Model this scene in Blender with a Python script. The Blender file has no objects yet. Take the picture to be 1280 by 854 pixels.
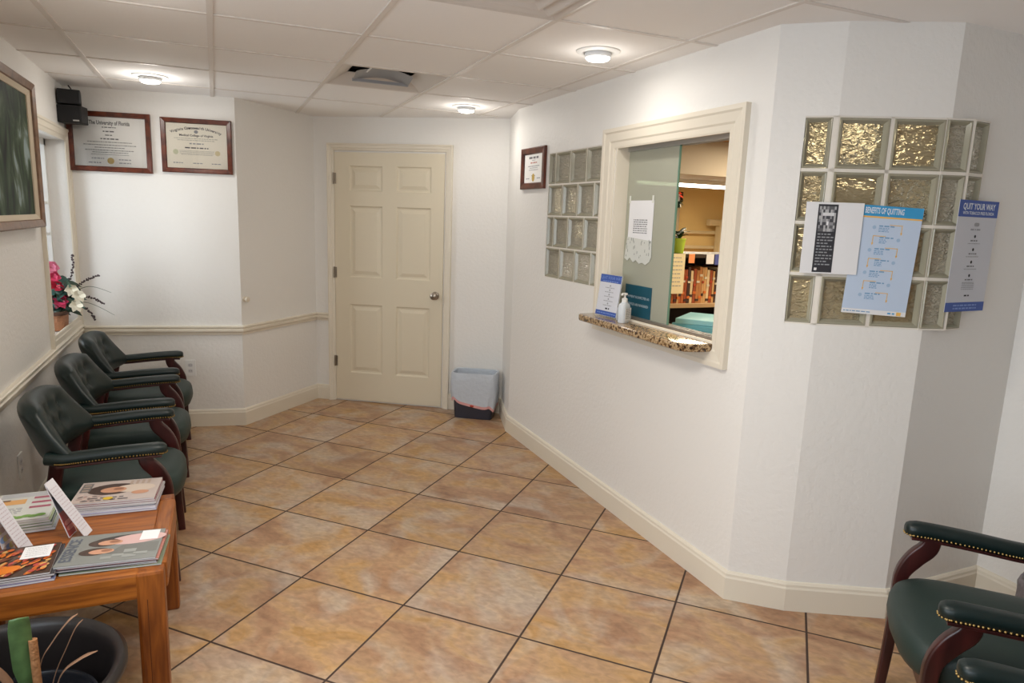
import bpy, bmesh, math, random
from mathutils import Vector, Matrix
PI = math.pi
random.seed(7)
SC = bpy.context.scene
COL = SC.collection
H = 2.335

# ------------------------------------------------------------------ camera
cam = bpy.data.objects.new('camera', bpy.data.cameras.new('camera'))
COL.objects.link(cam)
cam.location = (-0.28957, -5.09338, 1.58694)
cam.rotation_euler = (math.radians(79.80923), math.radians(-2.007695), math.radians(-23.008923))
cam.data.sensor_width = 36.0
cam.data.lens = 24.161
cam.data.clip_start = 0.02
SC.camera = cam

# ------------------------------------------------------------------ world, light, exposure
SC.view_settings.view_transform = 'Standard'
SC.view_settings.look = 'None'
SC.view_settings.gamma = 1.0
SC.view_settings.use_curve_mapping = False
SC.view_settings.exposure = 0.12
w = bpy.data.worlds.new('world'); SC.world = w; w.use_nodes = True
w.node_tree.nodes['Background'].inputs[0].default_value = (0.93, 0.97, 1.0, 1)
w.node_tree.nodes['Background'].inputs[1].default_value = 1.6
SC.cycles.use_denoising = True
SC.cycles.max_bounces = 10
SC.cycles.diffuse_bounces = 6

def area(name, loc, direction, sx, sy, energy, color):
    l = bpy.data.lights.new(name, 'AREA'); l.shape = 'RECTANGLE'; l.size = sx; l.size_y = sy
    l.energy = energy; l.color = color
    o = bpy.data.objects.new(name, l); COL.objects.link(o); o.location = loc
    o.rotation_euler = Vector(direction).to_track_quat('-Z', 'Y').to_euler()
    return o
# daylight at the front window behind the viewer and at the small left window
area('daylight_front_window', (-1.40, -4.45, 1.45), (1, 0.12, 0.06), 2.3, 1.25, 38, (0.76, 0.88, 1.0))
area('daylight_side_window', (-1.50, -0.24, 1.45), (1, 0.75, -0.05), 0.8, 1.25, 17, (0.86, 0.94, 1.0))
area('panel_fill_light', (0.0225, -3.505, H-0.012), (0, 0, -1), 0.54, 0.54, 27, (1, 0.93, 0.83))  # warm fill light added out of view to lift the walls
OFFICE_W = 15
LAMP_W = 2.2

# ------------------------------------------------------------------ materials
def lin(c):
    return tuple((x/255/12.92 if x/255 <= 0.04045 else ((x/255+0.055)/1.055)**2.4) for x in c) + (1,)
MATS = {}
def mat(name, rgb, rough=0.5, metal=0.0, bump=None, var=None, spec=0.5, emit=None, trans=0.0, alpha=1.0, coat=0.0, ior=1.45):
    """rgb in sRGB 0-255; bump=(scale, strength, distance); var=(scale, amount)"""
    if name in MATS: return MATS[name]
    m = bpy.data.materials.new(name); m.use_nodes = True; MATS[name] = m
    nt = m.node_tree; b = nt.nodes['Principled BSDF']
    c = lin(rgb)
    b.inputs['Base Color'].default_value = c
    b.inputs['Roughness'].default_value = rough
    b.inputs['Metallic'].default_value = metal
    b.inputs['Specular IOR Level'].default_value = spec
    b.inputs['Transmission Weight'].default_value = trans
    b.inputs['Alpha'].default_value = alpha
    b.inputs['Coat Weight'].default_value = coat
    b.inputs['IOR'].default_value = ior
    if emit:
        b.inputs['Emission Color'].default_value = lin(rgb); b.inputs['Emission Strength'].default_value = emit
    tc = None
    if bump or var:
        tc = nt.nodes.new('ShaderNodeTexCoord')
    if var:
        n = nt.nodes.new('ShaderNodeTexNoise'); n.inputs['Scale'].default_value = var[0]; n.inputs['Detail'].default_value = 4
        nt.links.new(tc.outputs['Object'], n.inputs['Vector'])
        r = nt.nodes.new('ShaderNodeValToRGB')
        a = var[1]
        r.color_ramp.elements[0].position = 0.3; r.color_ramp.elements[1].position = 0.7
        r.color_ramp.elements[0].color = tuple(max(0, x*(1-a)) for x in c[:3]) + (1,)
        r.color_ramp.elements[1].color = tuple(min(1, x*(1+a)) for x in c[:3]) + (1,)
        nt.links.new(n.outputs['Fac'], r.inputs['Fac']); nt.links.new(r.outputs['Color'], b.inputs['Base Color'])
    if bump:
        n = nt.nodes.new('ShaderNodeTexNoise'); n.inputs['Scale'].default_value = bump[0]; n.inputs['Detail'].default_value = 3
        nt.links.new(tc.outputs['Object'], n.inputs['Vector'])
        bp = nt.nodes.new('ShaderNodeBump'); bp.inputs['Strength'].default_value = bump[1]; bp.inputs['Distance'].default_value = bump[2]
        nt.links.new(n.outputs['Fac'], bp.inputs['Height']); nt.links.new(bp.outputs['Normal'], b.inputs['Normal'])
    return m

def wood(name, dark, light, scale=(1.5, 22, 22), rough=0.4):
    if name in MATS: return MATS[name]
    m = bpy.data.materials.new(name); m.use_nodes = True; MATS[name] = m
    nt = m.node_tree; b = nt.nodes['Principled BSDF']; b.inputs['Roughness'].default_value = rough
    tc = nt.nodes.new('ShaderNodeTexCoord'); mp = nt.nodes.new('ShaderNodeMapping')
    mp.inputs['Scale'].default_value = scale
    n = nt.nodes.new('ShaderNodeTexNoise'); n.inputs['Scale'].default_value = 2.2; n.inputs['Detail'].default_value = 6; n.inputs['Distortion'].default_value = 0.4
    r = nt.nodes.new('ShaderNodeValToRGB'); r.color_ramp.elements[0].position = 0.32; r.color_ramp.elements[1].position = 0.68
    r.color_ramp.elements[0].color = lin(dark); r.color_ramp.elements[1].color = lin(light)
    nt.links.new(tc.outputs['Object'], mp.inputs['Vector']); nt.links.new(mp.outputs['Vector'], n.inputs['Vector'])
    nt.links.new(n.outputs['Fac'], r.inputs['Fac']); nt.links.new(r.outputs['Color'], b.inputs['Base Color'])
    return m

def speckle(name, stops, scale, rough, detail=3):
    if name in MATS: return MATS[name]
    m = bpy.data.materials.new(name); m.use_nodes = True; MATS[name] = m
    nt = m.node_tree; b = nt.nodes['Principled BSDF']; b.inputs['Roughness'].default_value = rough
    tc = nt.nodes.new('ShaderNodeTexCoord')
    n = nt.nodes.new('ShaderNodeTexNoise'); n.inputs['Scale'].default_value = scale; n.inputs['Detail'].default_value = detail
    r = nt.nodes.new('ShaderNodeValToRGB')
    while len(r.color_ramp.elements) < len(stops): r.color_ramp.elements.new(0.5)
    for e, (p, c) in zip(r.color_ramp.elements, stops): e.position = p; e.color = lin(c)
    nt.links.new(tc.outputs['Object'], n.inputs['Vector'])
    nt.links.new(n.outputs['Fac'], r.inputs['Fac']); nt.links.new(r.outputs['Color'], b.inputs['Base Color'])
    return m

def floor_material():
    m = bpy.data.materials.new('floor_tile'); m.use_nodes = True
    nt = m.node_tree; N = nt.nodes; L = nt.links; b = N['Principled BSDF']
    geo = N.new('ShaderNodeTexCoord'); sep = N.new('ShaderNodeSeparateXYZ'); L.new(geo.outputs['Object'], sep.inputs[0])
    def mth(op, a, bb=None):
        n = N.new('ShaderNodeMath'); n.operation = op
        for i, v in enumerate((a, bb)):
            if v is None: continue
            if isinstance(v, (int, float)): n.inputs[i].default_value = v
            else: L.new(v, n.inputs[i])
        return n.outputs[0]
    k = 0.70710678/0.515
    i = mth('MULTIPLY', mth('SUBTRACT', sep.outputs[0], sep.outputs[1]), k)
    j = mth('MULTIPLY', mth('ADD', sep.outputs[0], sep.outputs[1]), k)
    def edge(v):
        f = mth('FRACT', v); return mth('MINIMUM', f, mth('SUBTRACT', 1.0, f))
    d = mth('MINIMUM', edge(i), edge(j))
    grout = N.new('ShaderNodeMapRange'); grout.inputs[1].default_value = 0.0062; grout.inputs[2].default_value = 0.0105
    grout.inputs[3].default_value = 1; grout.inputs[4].default_value = 0; L.new(d, grout.inputs[0])
    cell = N.new('ShaderNodeCombineXYZ'); L.new(mth('FLOOR', i), cell.inputs[0]); L.new(mth('FLOOR', j), cell.inputs[1])
    wn = N.new('ShaderNodeTexWhiteNoise'); wn.noise_dimensions = '3D'; L.new(cell.outputs[0], wn.inputs['Vector'])
    off = N.new('ShaderNodeVectorMath'); off.operation = 'SCALE'; L.new(wn.outputs['Color'], off.inputs[0]); off.inputs['Scale'].default_value = 30
    uv = N.new('ShaderNodeCombineXYZ'); L.new(i, uv.inputs[0]); L.new(j, uv.inputs[1])
    p = N.new('ShaderNodeVectorMath'); L.new(uv.outputs[0], p.inputs[0]); L.new(off.outputs[0], p.inputs[1])
    def noise(scale, detail, dist, vec):
        n = N.new('ShaderNodeTexNoise'); n.inputs['Scale'].default_value = scale; n.inputs['Detail'].default_value = detail
        n.inputs['Distortion'].default_value = dist; L.new(vec, n.inputs['Vector']); return n.outputs['Fac']
    def ramp(f, stops):
        r = N.new('ShaderNodeValToRGB')
        while len(r.color_ramp.elements) < len(stops): r.color_ramp.elements.new(0.5)
        for e, (q, c) in zip(r.color_ramp.elements, stops): e.position = q; e.color = lin(c)
        L.new(f, r.inputs['Fac']); return r.outputs['Color']
    strv = N.new('ShaderNodeMapping'); strv.inputs['Scale'].default_value = (1.0, 1.7, 1); strv.inputs['Rotation'].default_value = (0, 0, 0.6)
    L.new(p.outputs[0], strv.inputs['Vector'])
    base = ramp(noise(1.7, 6, 0.9, strv.outputs[0]), FLOOR_STOPS)
    pale = noise(1.3, 5, 1.3, p.outputs[0])
    pm = N.new('ShaderNodeMapRange'); pm.inputs[1].default_value = 0.48; pm.inputs[2].default_value = 0.66; pm.inputs[4].default_value = 0.55; L.new(pale, pm.inputs[0])
    mx = N.new('ShaderNodeMix'); mx.data_type = 'RGBA'; L.new(pm.outputs[0], mx.inputs['Factor']); L.new(base, mx.inputs['A']); mx.inputs['B'].default_value = lin(FLOOR_PALE)
    fine = noise(14, 4, 0.5, strv.outputs[0])
    fr = N.new('ShaderNodeMapRange'); fr.inputs[1].default_value = 0.3; fr.inputs[2].default_value = 0.7; fr.inputs[3].default_value = 0.80; fr.inputs[4].default_value = 1.16; L.new(fine, fr.inputs[0])
    tone = N.new('ShaderNodeMapRange'); tone.inputs[3].default_value = 0.92; tone.inputs[4].default_value = 1.07; L.new(wn.outputs['Value'], tone.inputs[0])
    sc = N.new('ShaderNodeVectorMath'); sc.operation = 'SCALE'; L.new(mx.outputs['Result'], sc.inputs[0]); L.new(mth('MULTIPLY', fr.outputs[0], tone.outputs[0]), sc.inputs['Scale'])
    fin = N.new('ShaderNodeMix'); fin.data_type = 'RGBA'; L.new(grout.outputs[0], fin.inputs['Factor']); L.new(sc.outputs[0], fin.inputs['A']); fin.inputs['B'].default_value = lin((66, 50, 42))
    L.new(fin.outputs['Result'], b.inputs['Base Color'])
    rg = N.new('ShaderNodeMapRange'); rg.inputs[3].default_value = 0.36; rg.inputs[4].default_value = 0.8; L.new(grout.outputs[0], rg.inputs[0])
    L.new(rg.outputs[0], b.inputs['Roughness']); b.inputs['Specular IOR Level'].default_value = 0.4
    bp = N.new('ShaderNodeBump'); bp.inputs['Strength'].default_value = 0.5; bp.inputs['Distance'].default_value = 0.003; bp.invert = True
    hsum = mth('ADD', grout.outputs[0], mth('MULTIPLY', fine, -0.15)); L.new(hsum, bp.inputs['Height'])
    L.new(bp.outputs['Normal'], b.inputs['Normal'])
    return m
FLOOR_STOPS = [(0.26, (140, 104, 80)), (0.40, (162, 124, 94)), (0.50, (174, 140, 108)), (0.58, (180, 144, 102)), (0.66, (172, 132, 82)), (0.78, (177, 142, 104))]
FLOOR_PALE = (184, 174, 162)

WALL = mat('wall_plaster', (228, 226, 222), 0.5, bump=(45, 0.42, 0.005), spec=0.4)
TRIM = mat('cream_trim_paint', (222, 214, 198), 0.38)
DOORP = mat('cream_door_paint', (216, 206, 184), 0.36)
CEIL = mat('ceiling_tile', (238, 236, 234), 0.85, bump=(140, 0.25, 0.002), spec=0.2)
TEE = mat('ceiling_tee', (218, 212, 206), 0.5)
WHITE = mat('white_plastic', (228, 228, 226), 0.4)
GLASSB = None
BLACK = mat('black_plastic', (18, 18, 20), 0.45)
PAPER = mat('white_paper', (228, 228, 230), 0.7, spec=0.2)
INK = mat('dark_ink', (40, 40, 46), 0.7)
GREYINK = mat('grey_ink', (150, 152, 158), 0.7)
CHERRY = wood('cherry_frame_wood', (64, 26, 16), (108, 52, 32), (9, 9, 9), 0.3)
MAHOG = wood('mahogany', (40, 14, 14), (66, 26, 24), (10, 10, 2), 0.32)
OAK = wood('oak_orange', (116, 60, 16), (164, 96, 34), (2.5, 28, 28), 0.38)
OAKV = wood('oak_orange_upright', (106, 52, 14), (152, 86, 30), (28, 28, 2.5), 0.38)
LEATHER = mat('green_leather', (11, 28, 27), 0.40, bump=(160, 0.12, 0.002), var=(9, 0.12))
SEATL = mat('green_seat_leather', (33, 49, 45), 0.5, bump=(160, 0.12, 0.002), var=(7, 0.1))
BRASS = mat('brass', (150, 122, 72), 0.42, 0.8)
CHROME = mat('satin_nickel', (150, 140, 128), 0.3, 0.9)
METAL = mat('brushed_metal', (190, 190, 188), 0.35, 0.8)
GOLD = mat('gold_seal', (200, 170, 92), 0.5)

def window_glass():
    m = bpy.data.materials.new('clear_glass'); m.use_nodes = True; nt = m.node_tree
    out = nt.nodes['Material Output']; nt.nodes.remove(nt.nodes['Principled BSDF'])
    t = nt.nodes.new('ShaderNodeBsdfTransparent'); g = nt.nodes.new('ShaderNodeBsdfGlossy'); g.inputs['Roughness'].default_value = 0.02
    f = nt.nodes.new('ShaderNodeFresnel'); f.inputs['IOR'].default_value = 1.45
    x = nt.nodes.new('ShaderNodeMixShader'); nt.links.new(f.outputs[0], x.inputs[0]); nt.links.new(t.outputs[0], x.inputs[1]); nt.links.new(g.outputs[0], x.inputs[2])
    nt.links.new(x.outputs[0], out.inputs[0]); return m
CLEAR = window_glass()
def frosted_glass():
    m = bpy.data.materials.new('frosted_glass'); m.use_nodes = True; nt = m.node_tree
    out = nt.nodes['Material Output']; b = nt.nodes['Principled BSDF']
    b.inputs['Base Color'].default_value = lin((182, 182, 166)); b.inputs['Roughness'].default_value = 0.14
    tr = nt.nodes.new('ShaderNodeBsdfTransparent'); tr.inputs[0].default_value = lin((190, 205, 190))
    x = nt.nodes.new('ShaderNodeMixShader'); x.inputs[0].default_value = 0.22
    nt.links.new(b.outputs[0], x.inputs[1]); nt.links.new(tr.outputs[0], x.inputs[2]); nt.links.new(x.outputs[0], out.inputs[0])
    return m
FROST = frosted_glass()
def block_glass(name, tint, rough=0.12, tr=0.55, sc=42, dist=0.016):
    m = bpy.data.materials.new(name); m.use_nodes = True; nt = m.node_tree; b = nt.nodes['Principled BSDF']
    b.inputs['Base Color'].default_value = lin(tint); b.inputs['Roughness'].default_value = rough
    b.inputs['Transmission Weight'].default_value = tr; b.inputs['IOR'].default_value = 1.3
    tc = nt.nodes.new('ShaderNodeTexCoord'); n = nt.nodes.new('ShaderNodeTexNoise')
    n.inputs['Scale'].default_value = sc; n.inputs['Detail'].default_value = 2; n.inputs['Distortion'].default_value = 1.2
    mp = nt.nodes.new('ShaderNodeMapping'); mp.inputs['Scale'].default_value = (0.6, 0.6, 1.25); mp.inputs['Rotation'].default_value = (0.35, 0.55, 0)
    nt.links.new(tc.outputs['Object'], mp.inputs[0]); nt.links.new(mp.outputs[0], n.inputs['Vector'])
    bp = nt.nodes.new('ShaderNodeBump'); bp.inputs['Strength'].default_value = 1.0; bp.inputs['Distance'].default_value = dist
    nt.links.new(n.outputs['Fac'], bp.inputs['Height']); nt.links.new(bp.outputs['Normal'], b.inputs['Normal'])
    return m
BLOCKFACE = block_glass('rippled_glass', (236, 222, 186), 0.08, 0.75, 40, 0.03)
BLOCKFACE2 = block_glass('rippled_glass_pale', (214, 208, 190), 0.15, 0.45, 70, 0.018)
BLOCKRIM = mat('glass_block_rim', (168, 164, 144), 0.12, trans=0.2)
MORTAR = mat('white_mortar', (222, 216, 206), 0.7)

# ------------------------------------------------------------------ mesh helpers
class MB:
    def __init__(self):
        self.bm = bmesh.new(); self.mats = []
    def mi(self, m):
        if m not in self.mats: self.mats.append(m)
        return self.mats.index(m)
    def faces(self, verts, faces, m, M=None):
        M = M or Matrix.Identity(4); k = self.mi(m)
        vs = [self.bm.verts.new(M @ Vector(v)) for v in verts]
        for f in faces:
            try: self.bm.faces.new([vs[i] for i in f]).material_index = k
            except ValueError: pass
        return self
    def box(self, c, s, m, M=None, bevel=0.0, seg=2):
        t = bmesh.new(); bmesh.ops.create_cube(t, size=1)
        for v in t.verts: v.co = Vector((v.co.x*s[0]+c[0], v.co.y*s[1]+c[1], v.co.z*s[2]+c[2]))
        if bevel: bmesh.ops.bevel(t, geom=t.edges[:], offset=bevel, segments=seg, affect='EDGES', profile=0.6)
        return self.add(t, m, M)
    def add(self, t, m, M=None):
        t.verts.index_update()
        self.faces([v.co.copy() for v in t.verts], [[v.index for v in f.verts] for f in t.faces], m, M); t.free(); return self
    def bb(self, x0, x1, y0, y1, z0, z1, m, M=None, bevel=0.0):
        return self.box(((x0+x1)/2, (y0+y1)/2, (z0+z1)/2), (abs(x1-x0), abs(y1-y0), abs(z1-z0)), m, M, bevel)
    def prism(self, poly, z0, z1, m, M=None):
        n = len(poly)
        vs = [(p[0], p[1], z0) for p in poly] + [(p[0], p[1], z1) for p in poly]
        fs = [list(range(n))[::-1], list(range(n, 2*n))] + [[i, (i+1) % n, n+(i+1) % n, n+i] for i in range(n)]
        return self.faces(vs, fs, m, M)
    def loft(self, rings, m, M=None, cap=True, closed=True):
        n = len(rings[0]); vs = [v for r in rings for v in r]; fs = []
        for a in range(len(rings)-1):
            for i in range(n if closed else n-1):
                j = (i+1) % n
                fs.append([a*n+i, a*n+j, (a+1)*n+j, (a+1)*n+i])
        if cap and closed:
            fs.append(list(range(n))[::-1]); fs.append([(len(rings)-1)*n+i for i in range(n)])
        return self.faces(vs, fs, m, M)
    def lathe(self, prof, m, M=None, seg=32, cap=True, sx=1, sy=1):
        rings = [[(r*math.cos(2*PI*i/seg)*sx, r*math.sin(2*PI*i/seg)*sy, z) for i in range(seg)] for r, z in prof]
        return self.loft(rings, m, M, cap)
    def tube(self, pts, rad, m, M=None, seg=8, flat=1.0):
        pts = [Vector(p) for p in pts]; n = len(pts); rings = []
        rr = rad if isinstance(rad, (list, tuple)) else [rad]*n
        up = Vector((0, 0, 1))
        for i in range(n):
            d = (pts[min(i+1, n-1)] - pts[max(i-1, 0)]).normalized()
            a = d.cross(up)
            if a.length < 0.05: a = d.cross(Vector((0, 1, 0)))
            a.normalize(); b = a.cross(d).normalized()
            rings.append([pts[i] + a*(rr[i]*math.cos(2*PI*k/seg)) + b*(rr[i]*flat*math.sin(2*PI*k/seg)) for k in range(seg)])
        return self.loft(rings, m, M)
    def sphere(self, c, r, m, M=None, seg=12, rings=8, s=(1, 1, 1)):
        t = bmesh.new(); bmesh.ops.create_uvsphere(t, u_segments=seg, v_segments=rings, radius=r)
        for v in t.verts: v.co = Vector((v.co.x*s[0]+c[0], v.co.y*s[1]+c[1], v.co.z*s[2]+c[2]))
        return self.add(t, m, M)
    def quad(self, x0, y0, x1, y1, z, m, M=None):
        return self.faces([(x0, y0, z), (x1, y0, z), (x1, y1, z), (x0, y1, z)], [(0, 1, 2, 3)], m, M)
    def disc(self, cx, cy, rx, ry, z, m, M=None, seg=24, rot=0.0):
        c, s = math.cos(rot), math.sin(rot)
        vs = []
        for i in range(seg):
            a, b = rx*math.cos(2*PI*i/seg), ry*math.sin(2*PI*i/seg)
            vs.append((cx+a*c-b*s, cy+a*s+b*c, z))
        return self.faces(vs, [list(range(seg))], m, M)
    def text(self, body, size, x, y, z, m, M=None, align='CENTER', sx=1.0, rot=0.0, bold=0.0):
        cu = bpy.data.curves.new('lettering', 'FONT'); cu.body = body; cu.size = size; cu.align_x = align; cu.align_y = 'CENTER'
        cu.resolution_u = 2; cu.offset = bold
        o = bpy.data.objects.new('lettering', cu)
        me = o.to_mesh(); c, s = math.cos(rot), math.sin(rot)
        vs = []
        for v in me.vertices:
            a, b = v.co.x*sx, v.co.y
            vs.append((x+a*c-b*s, y+a*s+b*c, z))
        self.faces(vs, [list(p.vertices) for p in me.polygons], m, M)
        o.to_mesh_clear(); bpy.data.objects.remove(o); bpy.data.curves.remove(cu)
        return self
    def lines(self, x0, x1, y, h, z, m, M=None, n=6, center=False, seed=0):
        """a line of small printed words"""
        rnd = random.Random(seed*97+int(abs(y)*5000)); x = x0
        while x < x1 - h:
            wl = min(x1-x, h*rnd.uniform(1.2, 4.2)); self.quad(x, y-h/2, x+wl, y+h/2, z, m, M); x += wl + h*0.8
        return self
    def build(self, name, parent=None, smooth=False, loc=None, angle=35):
        bmesh.ops.recalc_face_normals(self.bm, faces=self.bm.faces[:])
        me = bpy.data.meshes.new(name); self.bm.to_mesh(me); self.bm.free()
        for m in self.mats: me.materials.append(m)
        o = bpy.data.objects.new(name, me); COL.objects.link(o)
        if smooth:
            me.polygons.foreach_set('use_smooth', [True]*len(me.polygons))
            me.set_sharp_from_angle(angle=math.radians(angle))
        if loc is not None: o.location = loc
        if parent: o.parent = parent
        return o
def flatbuild(mb, name, parent=None):   # printed sheets: keep faces as wound (all face +Z of their own frame)
    me = bpy.data.meshes.new(name); mb.bm.to_mesh(me); mb.bm.free()
    for m in mb.mats: me.materials.append(m)
    o = bpy.data.objects.new(name, me); COL.objects.link(o)
    if parent: o.parent = parent
    return o
def empty(name, loc=(0, 0, 0), rz=0.0):
    o = bpy.data.objects.new(name, None); COL.objects.link(o); o.location = loc; o.rotation_euler = (0, 0, rz); o.empty_display_size = 0.1
    return o
def tag(o, label, cat, group=None, kind=None):
    o['label'] = label; o['category'] = cat
    if group: o['group'] = group
    if kind: o['kind'] = kind
    return o
def struct(o, label=None):
    o['kind'] = 'structure'
    if label: o['label'] = label
    return o
def copy_tree(o, parent=None):
    c = o.copy(); COL.objects.link(c)
    if parent: c.parent = parent
    for ch in list(o.children): copy_tree(ch, c)
    return c
def frame_mat(origin, xdir, ydir):
    """matrix: local x,y on a surface, z out of it"""
    x = Vector(xdir).normalized(); y = Vector(ydir).normalized(); z = x.cross(y)
    M = Matrix((x, y, z)).transposed().to_4x4(); M.translation = Vector(origin); return M
def wall_frame(a, b, s, z, off=0.0):
    """frame on the room face of wall a->b (room on its right-hand side when walking a->b): x along the wall, y up, z into the room"""
    a = Vector((a[0], a[1], 0)); b = Vector((b[0], b[1], 0)); u = (b-a).normalized(); n = Vector((u.y, -u.x, 0))
    return frame_mat(a+u*s+n*off+Vector((0, 0, z)), u, (0, 0, 1))

# ------------------------------------------------------------------ setting: corners of the room (walk with the room on the right)
LA = (-1.178, -8.0); LC = (-1.178, 0.40); B1 = (-0.14, 0.215); B2 = (0.465, 0.85); R00 = (1.82, -0.03)
R0 = (1.685, -0.50); R1 = (1.685, -2.955); R2 = (1.86, -3.11); R3 = (2.215, -3.30); R4 = (2.80, -3.295); RE = (2.80, -8.0)
def seglen(a, b): return math.hypot(b[0]-a[0], b[1]-a[1])

def wall(name, a, b, openings=(), t=0.13, z0=0.0, z1=H+0.05, ext=(0, 0), m=None):
    """slab behind the face a->b with rectangular openings (s0,s1,z0,z1)"""
    m = m or WALL
    Ln = seglen(a, b); ss = {-ext[0], Ln+ext[1]}; zs = {z0, z1}
    for o in openings: ss |= {o[0], o[1]}; zs |= {o[2], o[3]}
    ss = sorted(ss); zs = sorted(zs)
    def solid(i, j):
        if i < 0 or j < 0 or i >= len(ss)-1 or j >= len(zs)-1: return False
        cs, cz = (ss[i]+ss[i+1])/2, (zs[j]+zs[j+1])/2
        return not any(o[0] < cs < o[1] and o[2] < cz < o[3] for o in openings)
    mb = MB(); M = wall_frame(a, b, 0, 0)
    for i in range(len(ss)-1):
        for j in range(len(zs)-1):
            if not solid(i, j): continue
            s0, s1, q0, q1 = ss[i], ss[i+1], zs[j], zs[j+1]
            mb.faces([(s0, q0, 0), (s1, q0, 0), (s1, q1, 0), (s0, q1, 0)], [(0, 1, 2, 3)], m, M)
            mb.faces([(s0, q0, -t), (s1, q0, -t), (s1, q1, -t), (s0, q1, -t)], [(3, 2, 1, 0)], m, M)
            for di, dj, e in ((-1, 0, ((s0, q0), (s0, q1))), (1, 0, ((s1, q1), (s1, q0))), (0, -1, ((s1, q0), (s0, q0))), (0, 1, ((s0, q1), (s1, q1)))):
                if not solid(i+di, j+dj):
                    (ax, ay), (bx, by) = e
                    mb.faces([(ax, ay, 0), (bx, by, 0), (bx, by, -t), (ax, ay, -t)], [(0, 1, 2, 3)], m, M)
    bmesh.ops.remove_doubles(mb.bm, verts=mb.bm.verts[:], dist=1e-5)
    return struct(mb.build(name))

fl = MB(); fl.bb(-1.4, 5.2, -8.2, 1.4, -0.08, 0.0, floor_material())
struct(fl.build('floor'), 'tan stone-look floor tiles laid diagonally with dark grout')

# ceiling slab with a hole for the air vent
VX0, VX1, VY0, VY1 = 0.335, 0.915, -1.325, -0.735
cm = MB()
for x0, x1, y0, y1 in ((-1.4, VX0, -8.2, 1.4), (VX1, 5.2, -8.2, 1.4), (VX0, VX1, -8.2, VY0), (VX0, VX1, VY1, 1.4)):
    cm.bb(x0, x1, y0, y1, H, H+0.06, CEIL)
ceiling = struct(cm.build('ceiling'), 'white drop ceiling of square tiles')
gm = MB()
GX = [-0.89, -0.28, 0.325, 0.93, 1.545]; GY = [-0.10, -0.725, -1.335, -1.96, -2.59, -3.20, -3.81, -4.42, -5.03, -5.64, -6.25]
for x in GX: gm.bb(x-0.012, x+0.012, -8.0, (0.30 if x < 0.3 else (0.9 if x < 0.5 else -0.05 + (1.545-x)*0.9)) - (0.02 if x > 0 else 0), H-0.005, H+0.001, TEE)
for y in GY: gm.bb(-1.178, 1.685 if y > -2.9 else 2.8, y-0.010, y+0.010, H-0.004, H+0.001, TEE)
gm.build('ceiling_grid', ceiling)

W1 = (LC[1]-(-0.0)) # helper
def sl(y): return y - LA[1]      # distance along the left wall
wall('wall_left', LA, LC, [(sl(-0.44), sl(0.335), 0.785, 1.985), (sl(-5.6), sl(-3.3), 0.75, 2.1)], t=0.17, ext=(0.1, 0.15))
wall('wall_back_left', LC, B1, ext=(0, 0.0))
wall('wall_back_return', B1, B2, ext=(0, 0.15))
wall('wall_back', B2, R00, ext=(0, 0.15))
wall('wall_right_return', R00, R0)
YW0, YW1 = -1.845, -2.745
def sr(y): return R0[1] - y
wall('wall_right', R0, R1, [(sr(-1.02), sr(-1.71), 1.215, 2.0), (sr(YW0), sr(YW1), 1.05, 1.99)], t=0.12)
wall('wall_right_corner', R1, R2, [(0.12, 0.2338, 1.215, 2.005)], t=0.10)
LCF = seglen(R2, R3)
wall('wall_right_front', R2, R3, [(0.0, LCF, 1.215, 2.005)], t=0.10)
wall('wall_front_return', R3, R4, [(0.0, 0.185, 1.215, 2.005)], t=0.10, ext=(0, 2.3))
wall('wall_far_right', R4, RE, ext=(0, 0.1))
wall('wall_rear', RE, LA, ext=(0.1, 0.1))

# baseboards
def moulding(name, a, b, prof, e0=0.0, e1=0.0, m=None):
    """prof: list of (out, z); mitred by e0,e1 (how much the front runs past the wall corner per unit out)"""
    M = wall_frame(a, b, 0, 0); Ln = seglen(a, b); mb = MB()
    r0 = [(-e0*o, z, o) for o, z in prof]; r1 = [(Ln+e1*o, z, o) for o, z in prof]
    mb.loft([r0, r1], m or TRIM, M)
    return struct(mb.build(name))
BP = [(0, 0), (0.018, 0), (0.018, 0.098), (0.014, 0.106), (0.013, 0.116), (0.007, 0.124), (0, 0.126)]
def mitre(p, a, b):
    """tan of half the turn at corner a (between segs p->a and a->b); positive = convex"""
    d1 = math.atan2(a[1]-p[1], a[0]-p[0]); d2 = math.atan2(b[1]-a[1], b[0]-a[0])
    t = (d2-d1+PI) % (2*PI)-PI
    return math.tan(t/2)
LOOP = [LA, LC, B1, B2, R00, R0, R1, R2, R3, R4, RE]
def miters(i): # for segment LOOP[i] -> LOOP[i+1]
    n = len(LOOP)
    return mitre(LOOP[i-1], LOOP[i], LOOP[(i+1) % n]), mitre(LOOP[i], LOOP[(i+1) % n], LOOP[(i+2) % n])
DU = Vector((R00[0]-B2[0], R00[1]-B2[1], 0)).normalized()
S_D0, S_D1 = 0.181, 1.106       # door slab along the back wall
S_C0, S_C1 = 0.125, 1.170       # casing outside
def along(a, b, s):
    L_ = seglen(a, b); return (a[0]+(b[0]-a[0])*s/L_, a[1]+(b[1]-a[1])*s/L_)
for i, nm in ((0, 'left'), (1, 'back_left'), (2, 'back_return'), (4, 'right_return'), (5, 'right'), (6, 'right_corner'), (7, 'right_front'), (8, 'front_return'), (9, 'far_right')):
    e0, e1 = miters(i); moulding('baseboard_'+nm, LOOP[i], LOOP[i+1], BP, e0, e1)
e0, e1 = miters(3)
moulding('baseboard_back_a', B2, along(B2, R00, S_C0), BP, e0, 0)
moulding('baseboard_back_b', along(B2, R00, S_C1), R00, BP, 0, e1)
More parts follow.
